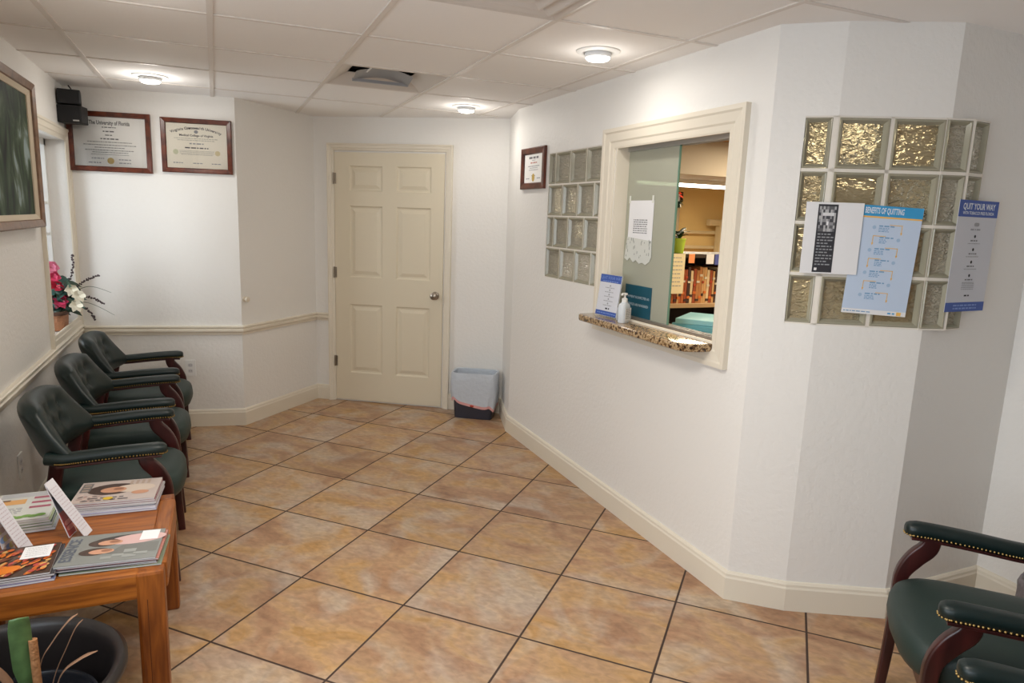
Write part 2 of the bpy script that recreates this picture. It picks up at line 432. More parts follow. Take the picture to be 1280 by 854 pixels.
CP = [(0, 0.690), (0.012, 0.692), (0.014, 0.705), (0.026, 0.716), (0.028, 0.728), (0.018, 0.736), (0.020, 0.742), (0.028, 0.746), (0.028, 0.754), (0.022, 0.758), (0, 0.758)]
moulding('trim_1', LA, LC, [(o, z) for o, z in CP], 0, miters(0)[1])
CPB = [(o, z-0.010) for o, z in CP]
moulding('trim_2', LC, B1, CPB, *miters(1)); moulding('trim_3', B1, B2, CPB, *miters(2))
moulding('trim_4', B2, along(B2, R00, S_C0), CPB, miters(3)[0], 0)

# casing helper: mitred picture-frame trim around a rectangle, local x,y on wall; w wide, profile out
def casing(mb, x0, x1, y0, y1, wd, M, m, bottom=True, out=0.02):
    prof = [(0, 0), (0, out), (wd*0.18, out), (wd*0.26, out*0.8), (wd*0.62, out*0.7), (wd*0.7, out*0.5), (wd*0.92, out*0.42), (wd, out*0.3), (wd, 0)]
    # outer rect given; profile from the outside in
    if bottom:
        rings = []
        for o, z in prof: rings.append([(x0+o, y0+o, z), (x1-o, y0+o, z), (x1-o, y1-o, z), (x0+o, y1-o, z)])
        n = len(prof)
        vs = [v for r in rings for v in r]
        mb.faces(vs, [[a*4+i, a*4+(i+1) % 4, (a+1)*4+(i+1) % 4, (a+1)*4+i] for a in range(n-1) for i in range(4)], m, M)
    else:
        rings = [[(x0+o, y0, z), (x0+o, y1-o, z), (x1-o, y1-o, z), (x1-o, y0, z)] for o, z in prof]
        vs = [v for r in rings for v in r]; n = len(prof)
        mb.faces(vs, [[a*4+i, a*4+i+1, (a+1)*4+i+1, (a+1)*4+i] for a in range(n-1) for i in range(3)], m, M)

# ---- door_1: six panel door in the back wall
def make_door():
    M = wall_frame(B2, R00, 0, 0)
    d = empty('door_1', along(B2, R00, (S_D0+S_D1)/2) + (0,)); d['kind'] = 'structure'; d['label'] = 'cream six-panel interior door with round knob'
    inv = d.matrix_basis.inverted() if False else Matrix.Translation(-d.location)
    Mi = inv @ M
    c = MB(); casing(c, S_C0, S_C1, 0, 2.13, 0.055, Mi, TRIM, False, 0.034); c.build('door_casing', d)
    slab = MB(); z0 = 0.0135; x0, x1, y0, y1 = S_D0+0.002, S_D1-0.002, 0.012, 2.062
    px = [(0.310, 0.592), (0.711, 0.998)]; py = [(0.250, 0.835), (1.060, 1.640), (1.757, 1.957)]
    xs = sorted([x0, x1] + [v for p in px for v in p]); ys = sorted([y0, y1] + [v for p in py for v in p])
    for i in range(len(xs)-1):
        for j in range(len(ys)-1):
            if any(a <= (xs[i]+xs[i+1])/2 <= b for a, b in px) and any(a <= (ys[j]+ys[j+1])/2 <= b for a, b in py):
                prof = [(0, 0), (0.010, -0.010), (0.022, -0.011), (0.050, -0.002)]
                rings = [[(xs[i]+o, ys[j]+o, z0+z), (xs[i+1]-o, ys[j]+o, z0+z), (xs[i+1]-o, ys[j+1]-o, z0+z), (xs[i]+o, ys[j+1]-o, z0+z)] for o, z in prof]
                vs = [v for r in rings for v in r]
                fs = [[a*4+k, a*4+(k+1) % 4, (a+1)*4+(k+1) % 4, (a+1)*4+k] for a in range(3) for k in range(4)] + [[12, 13, 14, 15]]
                slab.faces(vs, fs, DOORP, Mi)
            else:
                slab.faces([(xs[i], ys[j], z0), (xs[i+1], ys[j], z0), (xs[i+1], ys[j+1], z0), (xs[i], ys[j+1], z0)], [(0, 1, 2, 3)], DOORP, Mi)
    slab.faces([(x0, y0, z0), (x1, y0, z0), (x1, y1, z0), (x0, y1, z0), (x0, y0, 0.0005), (x1, y0, 0.0005), (x1, y1, 0.0005), (x0, y1, 0.0005)], [(0, 1, 5, 4), (1, 2, 6, 5), (2, 3, 7, 6), (3, 0, 4, 7)], DOORP, Mi)
    flatbuild(slab, 'door_panel', d)
    k = MB(); Mk = Mi @ Matrix.Translation((1.045, 0.942, z0))
    k.lathe([(0.033, 0), (0.033, 0.004), (0.028, 0.008), (0.012, 0.010), (0.011, 0.030), (0.024, 0.036), (0.030, 0.048), (0.028, 0.060), (0.014, 0.066), (0.004, 0.067)], CHROME, Mk, 24)
    k.build('door_knob', d, True)
    for z in (0.345, 1.094, 1.854):
        h = MB(); Mh = Mi @ Matrix.Translation((S_D0-0.004, z, 0.020))
        h.tube([(0, -0.045, 0), (0, 0.045, 0)], 0.007, CHROME, Mh, 10); h.bb(0.003, 0.02, -0.043, 0.043, -0.007, -0.003, CHROME, Mh)
        h.build('hinge', d, True)
    return d
make_door()

# ---- window_1: small left window with deep reveal
def make_left_window():
    xw = -1.178
    o = empty('window_1', (xw, -0.05, 0.785)); struct(o, 'narrow white-framed side window above the green chairs')
    inv = Matrix.Translation(-o.location)
    M = inv @ wall_frame(LA, LC, 0, 0)
    c = MB(); casing(c, sl(-0.535), sl(0.397), 0.745, 2.055, 0.075, M, TRIM, True, 0.022); c.build('window_casing', o)
    f = MB(); x0, x1, z0, z1, d = sl(-0.44), sl(0.335), 0.785, 1.985, -0.128
    for a in ((x0, x0+0.04, z0, z1), (x1-0.04, x1, z0, z1), (x0, x1, z0, z0+0.04), (x0, x1, z1-0.04, z1)):
        f.bb(a[0], a[1], a[2], a[3], d-0.02, d+0.02, WHITE, M)
    for z in (1.19, 1.38, 1.58): f.bb(x0, x1, z-0.008, z+0.008, d-0.01, d+0.012, WHITE, M)
    f.bb((x0+x1)/2-0.008, (x0+x1)/2+0.008, z0, z1, d-0.01, d+0.012, WHITE, M)
    f.build('window_frame', o)
    g = MB(); g.bb(x0, x1, z0, z1, d-0.004, d, CLEAR, M); g.build('window_pane', o)
    return o
make_left_window()
# ---- window_3: the front window beside the viewer (outside the view), the source of daylight
o = empty('window_3', (-1.178, -4.45, 0.75)); struct(o)
M = Matrix.Translation(-o.location) @ wall_frame(LA, LC, 0, 0)
f = MB(); x0, x1 = sl(-5.6), sl(-3.3)
for a in ((x0, x0+0.05, 0.75, 2.1), (x1-0.05, x1, 0.75, 2.1), (x0, x1, 0.75, 0.80), (x0, x1, 2.05, 2.1), ((x0+x1)/2-0.025, (x0+x1)/2+0.025, 0.75, 2.1)):
    f.bb(a[0], a[1], a[2], a[3], -0.10, -0.06, WHITE, M)
f.build('window_frame', o)

# ---- window_2: reception window
def make_reception_window():
    o = empty('window_2', (1.685, (YW0+YW1)/2, 1.05)); struct(o, 'reception window with cream casing and a sliding glass pane')
    M = Matrix.Translation(-o.location) @ wall_frame(R0, R1, 0, 0)
    c = MB(); casing(c, sr(-1.722), sr(-2.835), 0.985, 2.072, 0.105, M, TRIM, True, 0.026); c.build('window_casing', o)
    s0, s1 = sr(YW0), sr(YW1)
    j = MB()
    for a in ((s0-0.0005, s0+0.012, 1.05, 1.99), (s1-0.012, s1+0.0005, 1.05, 1.99), (s0, s1, 1.978, 1.9905)):
        j.bb(a[0], a[1], a[2], a[3], -0.125, 0.008, TRIM, M)
    j.build('jamb', o)
    t = MB()
    for z0, z1 in ((1.080, 1.092), (1.955, 1.978)):
        for d in (-0.060, -0.082, -0.104): t.bb(s0+0.012, s1-0.012, z0, z1, d-0.0025, d+0.0025, METAL, M)
        t.bb(s0+0.012, s1-0.012, (z0 if z0 < 1.5 else z1-0.004), (z0+0.004 if z0 < 1.5 else z1), -0.106, -0.058, METAL, M)
    t.build('track', o)
    g = MB(); g.bb(s0+0.014, sr(-2.295), 1.092, 1.962, -0.0745, -0.068, FROST, M); g.build('sliding_pane', o)
    e = MB(); e.bb(sr(-2.293), sr(-2.300), 1.092, 1.962, -0.0755, -0.067, mat('green_glass_edge', (96, 132, 116), 0.2), M); e.build('pane_edge', o)
    return o
make_reception_window()

# ---- glass block panels
def block(M, s0, s1, z0, z1, parent, face, depth=0.09, name='glass_block'):
    b = MB(); g = 0.0
    w_ = 0.009 if min(s1-s0, z1-z0) > 0.12 else 0.006
    prof = [(0, -depth), (0, -0.003), (0.003, 0.0), (w_, -0.001), (w_+0.010, -0.016)]
    rings = [[(s0+o, z0+o, z), (s1-o, z0+o, z), (s1-o, z1-o, z), (s0+o, z1-o, z)] for o, z in prof]
    vs = [v for r in rings for v in r]
    b.faces(vs, [[a*4+k, a*4+(k+1) % 4, (a+1)*4+(k+1) % 4, (a+1)*4+k] for a in range(len(prof)-1) for k in range(4)], BLOCKRIM, M)
    n = len(prof)-1; b.faces(vs, [[n*4, n*4+1, n*4+2, n*4+3]], face, M); b.faces(vs, [[3, 2, 1, 0]], BLOCKRIM, M)
    return b.build(name, parent)
def make_panel_right():
    o = empty('window_4', (1.685, -1.365, 1.215)); struct(o, 'glass block panel beside the reception window')
    M = Matrix.Translation(-o.location) @ wall_frame(R0, R1, 0, 0)
    s0, s1, z0 = sr(-1.02), sr(-1.71), 1.215
    mb = MB(); p = 0.1963
    rows = [[0.20, 0.198, 0.198, 0.094], [0.094, 0.198, 0.199, 0.199], [0.20, 0.198, 0.198, 0.094], [0.094, 0.198, 0.199, 0.199]]
    cells = []
    for r, ws in enumerate(rows):
        s = s0
        for wd in ws:
            cells.append((s+0.005, s+wd-0.005, z0+r*p+0.005, z0+(r+1)*p-0.005)); s += wd
    mo = MB(); xs = None
    for r in range(5): mo.bb(s0, s1, z0+r*p-0.005 if r else z0, z0+r*p+0.005 if r < 4 else z0+4*p, -0.085, -0.004, MORTAR, M)
    for r, ws in enumerate(rows):
        s = s0
        for k, wd in enumerate([0]+ws):
            s += wd; a, b = max(s0, s-0.005), min(s1, s+0.005)
            mo.bb(a, b, z0+r*p+0.005, z0+(r+1)*p-0.005, -0.085, -0.004, MORTAR, M)
    mo.build('mortar', o)
    for c in cells: block(M, *c, o, BLOCKFACE2)
make_panel_right()
def make_panel_corner():
    o = empty('window_5', (2.0, -3.18, 1.215)); struct(o, 'glass block panel wrapping the wall corner behind the posters')
    T = Matrix.Translation(-o.location); z0, p = 1.215, 0.1975
    MR = T @ wall_frame(R1, R2, 0, 0); MF = T @ wall_frame(R2, R3, 0, 0)
    mo = MB()
    for r in range(5):
        a, b = (z0+r*p-0.006 if r else z0), (z0+r*p+0.006 if r < 4 else z0+4*p)
        mo.bb(0.12, 0.234, a, b, -0.08, -0.003, MORTAR, MR); mo.bb(0, LCF-0.012, a, b, -0.08, -0.003, MORTAR, MF)
        mo.prism([(2.198, -3.296), (2.30, -3.330), (2.40, -3.322), (2.40, -3.24), (2.24, -3.23)], a, b, MORTAR, T)
    mo.bb(0.216, 0.234, z0, z0+4*p, -0.08, -0.003, MORTAR, MR)
    for a, b in ((0, 0.006), (0.189, 0.203), (0.386, 0.3925)): mo.bb(a, b, z0, z0+4*p, -0.08, -0.003, MORTAR, MF)
    mo.prism([(2.296, -3.327), (2.306, -3.330), (2.306, -3.24), (2.296, -3.24)], z0, z0+4*p, MORTAR, T)
    mo.build('mortar', o)
    for r in range(4):
        a, b = z0+r*p+0.006, z0+(r+1)*p-0.006
        block(MR, 0.122, 0.216, a, b, o, BLOCKFACE)
        block(MF, 0.006, 0.189, a, b, o, BLOCKFACE); block(MF, 0.203, 0.386, a, b, o, BLOCKFACE)
        MC = T @ frame_mat((2.202, -3.300, 0), (0.098, -0.031, 0), (0, 0, 1)); block(MC, 0.0, 0.096, a, b, o, BLOCKFACE2, 0.05)
        MD = T @ frame_mat((2.304, -3.331, 0), (0.096, 0.008, 0), (0, 0, 1)); block(MD, 0.0, 0.092, a, b, o, BLOCKFACE2, 0.05)
make_panel_corner()

# ------------------------------------------------------------------ back office seen through the reception window
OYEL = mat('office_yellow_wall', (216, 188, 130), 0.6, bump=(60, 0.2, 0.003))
wall('wall_office_back', (1.95, 0.35), (5.1, 0.35), t=0.1, m=OYEL)
wall('wall_office_right', (5.0, 0.45), (5.0, -3.4), t=0.1, m=OYEL)
wall('wall_office_left', (1.96, -0.30), (1.96, 0.45), t=0.1, m=OYEL)
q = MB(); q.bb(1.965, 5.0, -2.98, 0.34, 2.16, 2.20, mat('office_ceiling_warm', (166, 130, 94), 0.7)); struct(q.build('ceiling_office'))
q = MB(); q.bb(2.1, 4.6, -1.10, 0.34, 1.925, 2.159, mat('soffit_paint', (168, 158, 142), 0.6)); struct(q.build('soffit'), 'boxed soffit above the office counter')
def lamp_emit(name, rgb, st): return mat(name, rgb, 0.5, emit=st)
fx = empty('fluorescent_light', (2.95, -0.55, 1.924)); tag(fx, 'long glowing fluorescent light under the office soffit', 'ceiling light')
q = MB(); q.bb(-0.62, 0.62, -0.10, 0.10, -0.03, 0, WHITE); q.build('housing', fx)
q = MB(); q.bb(-0.60, 0.60, -0.085, 0.085, -0.045, -0.03, lamp_emit('fluorescent_glow', (255, 246, 226), 9)); q.build('diffuser', fx)
fx.rotation_euler.z = math.radians(0)
area('office_lamp', (2.95, -0.55, 1.86), (0, 0, -1), 1.1, 0.15, OFFICE_W*1.1, (1, 0.86, 0.62))
area('office_lamp', (2.55, -2.62, 2.14), (0, 0, -1), 0.5, 0.3, OFFICE_W*0.8, (1, 0.86, 0.62))
area('office_lamp', (3.3, -1.75, 2.14), (0, 0, -1), 0.6, 0.6, OFFICE_W*1.9, (1, 0.84, 0.60))

# office door panel on the back wall
q = empty('door_2', (3.38, 0.345, 0)); struct(q, 'grey-beige office door with dark header')
b = MB(); b.bb(-0.32, 0.32, -0.045, 0.0, 0.0, 1.78, mat('grey_beige_door', (178, 164, 140), 0.5), bevel=0.004); b.build('door_slab', q)
b = MB(); b.bb(-0.34, 0.34, -0.05, 0.0, 1.785, 1.88, BLACK, bevel=0.004); b.build('header', q)

# file shelf with folders
FX0, FX1, FY = 2.20, 2.98, -1.50
sh = empty('file_shelf', ((FX0+FX1)/2, FY+0.16, 0)); tag(sh, 'dark office shelf unit holding upright patient folders', 'shelf')
SHW = mat('dark_shelf_metal', (58, 48, 42), 0.5); SHT = mat('tan_shelf_board', (176, 148, 112), 0.5)
hw = (FX1-FX0)/2
for x in (-hw+0.01, hw-0.01):
    b = MB(); b.bb(x-0.01, x+0.01, -0.16, 0.16, 0, 1.40, SHW); b.build('side_panel', sh)
for z, m_ in ((0.10, SHT), (0.80, SHT), (1.07, SHT), (1.39, SHW)):
    b = MB(); b.bb(-hw+0.02, hw-0.02, -0.16, 0.16, z-0.012, z+0.012, m_); b.build('shelf_board', sh)
b = MB(); b.bb(-hw+0.02, hw-0.02, 0.15, 0.16, 0.11, 1.38, mat('shelf_back', (40, 32, 28), 0.7)); b.build('back_panel', sh)
b = MB(); b.bb(-hw+0.02, hw-0.02, -0.155, 0.14, 0.112, 0.788, mat('tan_cabinet', (170, 138, 96), 0.5)); b.build('cabinet_front', sh)
rnd = random.Random(3)
fcols = [(196, 154, 104), (176, 120, 72), (206, 172, 126), (150, 74, 44), (64, 44, 38), (214, 190, 150), (168, 92, 48), (120, 60, 42)]
x = FX0+0.035; k = 0
posn = ['at the left end of the office shelf row', 'near the left of the office shelf row', 'left of the middle of the office shelf row', 'in the middle of the office shelf row', 'right of the middle of the office shelf row', 'near the right of the office shelf row']
fold = []
while x < FX1-0.05:
    wd = rnd.uniform(0.012, 0.022); hh = rnd.uniform(0.205, 0.235); c = rnd.choice(fcols)
    f = MB(); fm = mat('folder_%d_%d_%d' % c, c, 0.7)
    f.bb(-wd/2, wd/2, -0.13, 0.12, 0, hh, fm)
    f.bb(-wd/2-0.0005, wd/2+0.0005, -0.134, -0.12, hh*(0.5+0.06*(k*7 % 5)), hh*(0.56+0.06*(k*7 % 5)), mat('folder_tab_red', (170, 66, 40), 0.6) if k % 3 == 0 else mat('folder_tab_white', (206, 196, 176), 0.6))
    f.bb(-wd/2-0.0005, wd/2+0.0005, -0.134, -0.12, hh*(0.06+0.07*(k*5 % 4)), hh*(0.13+0.07*(k*5 % 4)), mat('folder_tab_orange', (206, 110, 50), 0.6) if k % 2 else mat('folder_tab_dark', (60, 44, 40), 0.6))
    fo = f.build('file_folder'); fo.location = (x+wd/2, FY+0.17, 1.0825)
    tag(fo, 'thin upright patient folder in the row on the dark office shelf', 'folder', 'patient folders on the office shelf')
    x += wd+rnd.uniform(0.001, 0.004); k += 1
def sheet(name, M, w_, h_, m, label, cat, t=0.0012):
    s = MB(); s.bb(0, w_, 0, h_, 0, t, m, M); o_ = s.build(name); tag(o_, label, cat); return o_
FS = frame_mat((0, FY-0.006, 0), (1, 0, 0), (0, 0, 1))
def shelfsheet(x, z, w_, h_, m, label, lines=0, nm='paper_note'):
    # paper hung over the front edge of the shelf top
    o_ = empty(nm, (x+w_/2, FY-0.0015, z)); tag(o_, label, 'note')
    s = MB(); s.bb(-w_/2, w_/2, -0.0012, 0, 0, h_, m); s.build('sheet', o_)
    if lines:
        s = MB(); Mx = frame_mat((0, -0.0018, 0), (1, 0, 0), (0, 0, 1))
        for i in range(lines): s.lines(-w_/2+0.02, w_/2-0.02, h_*(0.9-0.8*i/lines), 0.006, 0, GREYINK, Mx, seed=i)
        flatbuild(s, 'lettering', o_)
CREAM = mat('cream_paper', (226, 214, 178), 0.7)
shelfsheet(2.285, 1.150, 0.150, 0.2525, CREAM, 'cream sheet hanging from the left front of the office shelf', 8)
shelfsheet(2.462, 1.345, 0.046, 0.0575, mat('orange_note', (236, 150, 96), 0.7), 'small orange note stuck on the office shelf edge')
shelfsheet(2.60, 1.340, 0.060, 0.0625, mat('white_note', (216, 216, 220), 0.7), 'white note on the office shelf edge left of the blue note')
shelfsheet(2.668, 1.335, 0.05, 0.0675, mat('blue_note', (74, 84, 150), 0.7), 'blue note on the office shelf edge')
shelfsheet(2.73, 1.330, 0.10, 0.0725, mat('white_note', (216, 216, 220), 0.7), 'wide white note at the right of the office shelf edge')
# things on the middle shelf
b = MB(); b.bb(-0.13, 0.13, -0.12, 0.12, 0, 0.06, mat('cream_box', (206, 180, 140), 0.6), bevel=0.004); b.bb(-0.132, 0.132, -0.122, 0.122, 0.04, 0.065, mat('box_lid', (150, 96, 70), 0.6)); o = b.build('storage_box'); o.location = (2.40, FY+0.16, 0.813)
tag(o, 'flat cream box with brown lid under the folders', 'box')
b = MB(); b.sphere((0, 0, 0.035), 0.14, mat('black_fabric', (20, 18, 20), 0.7), s=(1.0, 0.75, 0.25)); o = b.build('pouch', None, True); o.location = (2.72, FY+0.15, 0.8125)
tag(o, 'flat black pouch lying on the shelf under the folders', 'pouch')
# lime pot with a small plant on top of the shelf
p = empty('potted_plant', (2.45, FY+0.10, 1.402)); tag(p, 'small dark leafy plant in a lime green pot on the office shelf', 'plant')
b = MB(); b.lathe([(0.034, 0), (0.044, 0.085), (0.047, 0.085), (0.047, 0.095), (0.040, 0.095), (0.038, 0.08), (0.002, 0.08)], mat('lime_pot', (160, 184, 60), 0.35), None, 24); b.build('pot', p, True)
rnd = random.Random(11)
def leaf_pts(mb, base, d, ln, wd, m, droop=0.4, seg=5, M=None, N=(0, 0, 1)):
    d = Vector(d).normalized(); side = d.cross(Vector(N));
    if side.length < 0.05: side = Vector((1, 0, 0))
    side.normalize(); vs = []; fs = []
    for i in range(seg+1):
        t = i/seg; c = Vector(base)+d*ln*t+Vector((0, 0, -droop*ln*t*t)); wv = wd*math.sin(PI*min(1, 0.12+t*0.88))**0.8 if t < 1 else 0.001
        up = Vector((0, 0, 0.18*wv))
        vs += [c-side*wv+up, c-Vector((0, 0, 0.0)), c+side*wv+up]
    for i in range(seg):
        for k in (0, 1): fs.append([i*3+k, i*3+k+1, (i+1)*3+k+1, (i+1)*3+k])
    mb.faces(vs, fs, m, M)
b = MB(); gl = mat('dark_leaf', (34, 62, 36), 0.45)
for i in range(26):
    a = rnd.uniform(0, 2*PI); leaf_pts(b, (0, 0, 0.085+rnd.uniform(0, 0.04)), (math.cos(a), math.sin(a), rnd.uniform(0.3, 1.5)), rnd.uniform(0.06, 0.10), 0.017, gl, 0.35)
b.build('foliage', p, True)
b = MB(); b.sphere((0, 0, 0.025), 0.03, mat('trinket_glass', (190, 180, 150), 0.2), s=(1, 0.7, 0.8)); o = b.build('trinket', None, True); o.location = (2.33, FY+0.07, 1.402); tag(o, 'small pale trinket beside the lime pot', 'trinket')
# hanging red flower ornament by the sliding pane
fo = empty('paper_flower', (1.775, -2.285, 1.665)); tag(fo, 'red-orange flower ornament stuck behind the edge of the sliding glass', 'ornament')
b = MB(); rm = mat('red_orange_petal', (236, 82, 44), 0.5)
for i in range(7):
    a = i*2*PI/7; leaf_pts(b, (0, 0, 0.06), (0.3, math.cos(a), math.sin(a)), 0.026, 0.011, rm, 0.2)
b.build('blossom', fo, True)
b = MB()
for i in range(8):
    a = i*2*PI/8; leaf_pts(b, (0, 0, 0.03), (0.4, math.cos(a)*0.8, math.sin(a)-0.5), 0.030, 0.010, gl, 0.2)
b.build('foliage', fo, True)
b = MB(); b.bb(-0.0155, 0.002, -0.006, 0.006, 0.03, 0.062, mat('clear_tape', (214, 216, 208), 0.3)); b.build('tape_tab', fo)
# wall rack
r_ = empty('wall_rack', (4.10, 0.345, 1.30)); tag(r_, 'pale wall rack with bracket on the yellow office wall', 'rack')
PB = mat('pale_beige_metal', (196, 180, 146), 0.45)
for z in (0.06, 0.20):
    b = MB(); b.bb(-0.36, 0.34, -0.05, -0.03, z, z+0.03, PB, bevel=0.005); b.bb(-0.30, -0.28, -0.03, 0, z, z+0.03, PB); b.bb(0.26, 0.28, -0.03, 0, z, z+0.03, PB); b.build('rail', r_)
b = MB(); b.bb(0.02, 0.08, -0.13, -0.05, 0.02, 0.34, PB, bevel=0.01); b.bb(-0.10, 0.22, -0.12, -0.06, 0.28, 0.34, PB, bevel=0.01); b.build('bracket', r_)
b = MB(); b.tube([(0.22, -0.09, 0.31), (0.28, -0.12, 0.22), (0.27, -0.12, 0.12)], 0.012, PB, None, 8); b.build('arm', r_, True)
# desk inside the office, behind the counter, with teal folders
dk = empty('office_desk', (2.35, -2.25, 0)); tag(dk, 'tan office desk just inside the reception window', 'desk')
b = MB(); b.bb(-0.50, 0.55, -0.50, 0.50, 0.92, 0.95, mat('desk_laminate', (166, 134, 98), 0.5), bevel=0.004); b.build('desk_top', dk)
for x_ in (-0.48, 0.53):
    b = MB(); b.bb(x_-0.015, x_+0.015, -0.46, 0.46, 0, 0.92, mat('desk_laminate', (166, 134, 98), 0.5)); b.build('side_panel', dk)
tcols = [(132, 186, 196), (96, 164, 184), (158, 200, 206), (84, 150, 176), (184, 212, 208)]
tl = ['topmost pale teal folder of the pile inside the window', 'second teal folder from the top of the pile inside the window', 'middle light teal folder of the pile inside the window', 'deep teal folder near the bottom of the pile inside the window', 'pale green-teal folder at the bottom of the pile inside the window']
for i in range(5):
    b = MB(); cc = tcols[4-i]; b.bb(-0.155, 0.155, -0.115, 0.115, 0, 0.028, mat('teal_%d' % i, cc, 0.5), bevel=0.004); b.bb(-0.150, 0.150, -0.117, 0.11, 0.008, 0.020, PAPER)
    o = b.build('teal_folder'); o.location = (2.13+0.012*math.sin(i*2.2), -2.14+0.01*i, 0.952+0.0285*i); o.rotation_euler = (0, 0, 0.6+0.14*math.sin(i*1.7))
    tag(o, tl[4-i], 'folder', 'teal folders on the office desk')
b = MB(); b.bb(-0.09, 0.09, -0.06, 0.06, 0, 0.03, mat('yellow_pad', (222, 206, 70), 0.6), bevel=0.002); o = b.build('note_pad'); o.location = (2.19, -2.46, 0.951); o.rotation_euler.z = 0.5; tag(o, 'yellow note pad beside the teal folders', 'pad')
b = MB(); b.bb(-0.05, 0.05, -0.06, 0.06, 0, 0.09, BLACK, bevel=0.006); b.bb(-0.04, 0.04, -0.05, 0.05, 0.088, 0.0905, mat('grey_insert', (120, 120, 124), 0.5)); o = b.build('desk_organizer'); o.location = (2.42, -2.36, 0.951); o.rotation_euler.z = 0.4; tag(o, 'small black desk organizer right of the teal folders', 'organizer')

# ------------------------------------------------------------------ granite counter and what stands on it
GRAN = speckle('granite', [(0.33, (40, 30, 26)), (0.42, (104, 78, 54)), (0.50, (156, 128, 92)), (0.58, (188, 164, 128)), (0.66, (120, 92, 66)), (0.72, (60, 46, 40))], 62, 0.12)
b = MB()
poly = [(1.53, -1.80), (1.53, -2.66), (1.545, -2.72), (1.60, -2.742), (1.80, -2.742), (1.80, -1.848), (1.684, -1.848), (1.684, -1.76), (1.56, -1.76), (1.54, -1.775)]
b.prism(poly[::-1], 1.045, 1.08, GRAN)
bmesh.ops.remove_doubles(b.bm, verts=b.bm.verts[:], dist=1e-5)
es = [e for e in b.bm.edges if abs(e.verts[0].co.z-e.verts[1].co.z) < 1e-4]
bmesh.ops.bevel(b.bm, geom=es, offset=0.009, segments=3, affect='EDGES', profile=0.6)
o = b.build('granite_counter', None, True); tag(o, 'brown speckled granite counter ledge under the reception window', 'counter')

BLUE = mat('flyer_blue', (52, 82, 160), 0.5); LBLUE = mat('flyer_light_blue', (120, 146, 206), 0.5)
PALEG = mat('flyer_pale_grey', (206, 208, 216), 0.55)
# acrylic holder with blue and white flyer
Mf = frame_mat((1.615, -1.822, 1.0835), (0.10, -0.995, 0), (0.13*0.995, 0.013, 0.9915))
fh = empty('flyer_stand', (1.66, -1.93, 1.081)); tag(fh, 'blue and white flyer in a clear stand on the granite counter', 'flyer')
Ti = Matrix.Translation(-fh.location)
ACR = mat('clear_acrylic', (225, 235, 238), 0.08, alpha=0.25)
b = MB(); b.bb(0, 0.19, 0, 0.225, -0.004, -0.0015, ACR, Ti @ Mf)
b.bb(0, 0.001, 0, 0.001, 0, 0.001, ACR, Ti @ Mf)
foot = frame_mat((1.615, -1.822, 1.0815), (0.10, -0.995, 0), (0.995, 0.10, 0)); b.bb(0, 0.20, 0, 0.09, 0, 0.0025, ACR, Ti @ foot)
b.build('acrylic_stand', fh)
b = MB(); b.bb(0.004, 0.186, 0.004, 0.223, -0.001, 0.0008, PALEG, Ti @ Mf); b.build('flyer', fh)
b = MB(); Mx = Ti @ Mf
b.quad(0.004, 0.182, 0.186, 0.223, 0.0014, BLUE, Mx); b.quad(0.004, 0.004, 0.186, 0.028, 0.0014, BLUE, Mx)
b.text('QUIT YOUR WAY', 0.022, 0.10, 0.206, 0.0018, LBLUE, Mx); b.lines(0.03, 0.17, 0.188, 0.005, 0.0018, LBLUE, Mx)
b.lines(0.02, 0.18, 0.016, 0.005, 0.0018, LBLUE, Mx)
for i, yy in enumerate((0.165, 0.142, 0.118, 0.094, 0.070)):
    b.disc(0.10, yy, 0.006, 0.005, 0.0014, GREYINK, Mx); b.lines(0.06, 0.14, yy-0.011, 0.004, 0.0014, GREYINK, Mx, seed=i)
b.lines(0.085, 0.12, 0.042, 0.008, 0.0014, INK, Mx)
flatbuild(b, 'lettering', fh)
# sanitizer pump bottle
sb = empty('sanitizer_bottle', (1.615, -2.115, 1.0805), rz=0.5); tag(sb, 'clear hand sanitizer pump bottle on the granite counter', 'bottle')
def sring(wx, wy, z, n=24, e=3.2):
    r = []
    for i in range(n):
        a = 2*PI*i/n; c, s = math.cos(a), math.sin(a)
        r.append((wx*abs(c)**(2/e)*(1 if c > 0 else -1), wy*abs(s)**(2/e)*(1 if s > 0 else -1), z))
    return r
BOT = mat('clear_gel', (226, 232, 238), 0.1, alpha=0.75)
b = MB(); b.loft([sring(0.034, 0.020, 0), sring(0.037, 0.023, 0.006), sring(0.037, 0.023, 0.080), sring(0.033, 0.021, 0.093), sring(0.016, 0.014, 0.102), sring(0.013, 0.013, 0.108, e=2)], BOT); b.build('bottle', sb, True)
b = MB(); b.lathe([(0.015, 0.104), (0.015, 0.122), (0.010, 0.125), (0.005, 0.127), (0.005, 0.140), (0.013, 0.142), (0.014, 0.150), (0.004, 0.152)], WHITE, None, 20); b.tube([(0, 0, 0.147), (-0.028, 0, 0.147), (-0.034, 0, 0.141)], [0.006, 0.0055, 0.004], WHITE, None, 8); b.build('pump', sb, True)
b = MB(); b.bb(-0.030, 0.030, -0.0245, -0.0235, 0.012, 0.076, PAPER); b.bb(-0.030, 0.030, 0.0235, 0.0245, 0.012, 0.076, PAPER)
Mx = frame_mat((-0.03, -0.0250, 0.012), (1, 0, 0), (0, 0, 1))
for i in range(6): b.lines(0.006, 0.05, 0.058-i*0.009, 0.004, 0, GREYINK, Mx, seed=i)
b.build('label', sb)
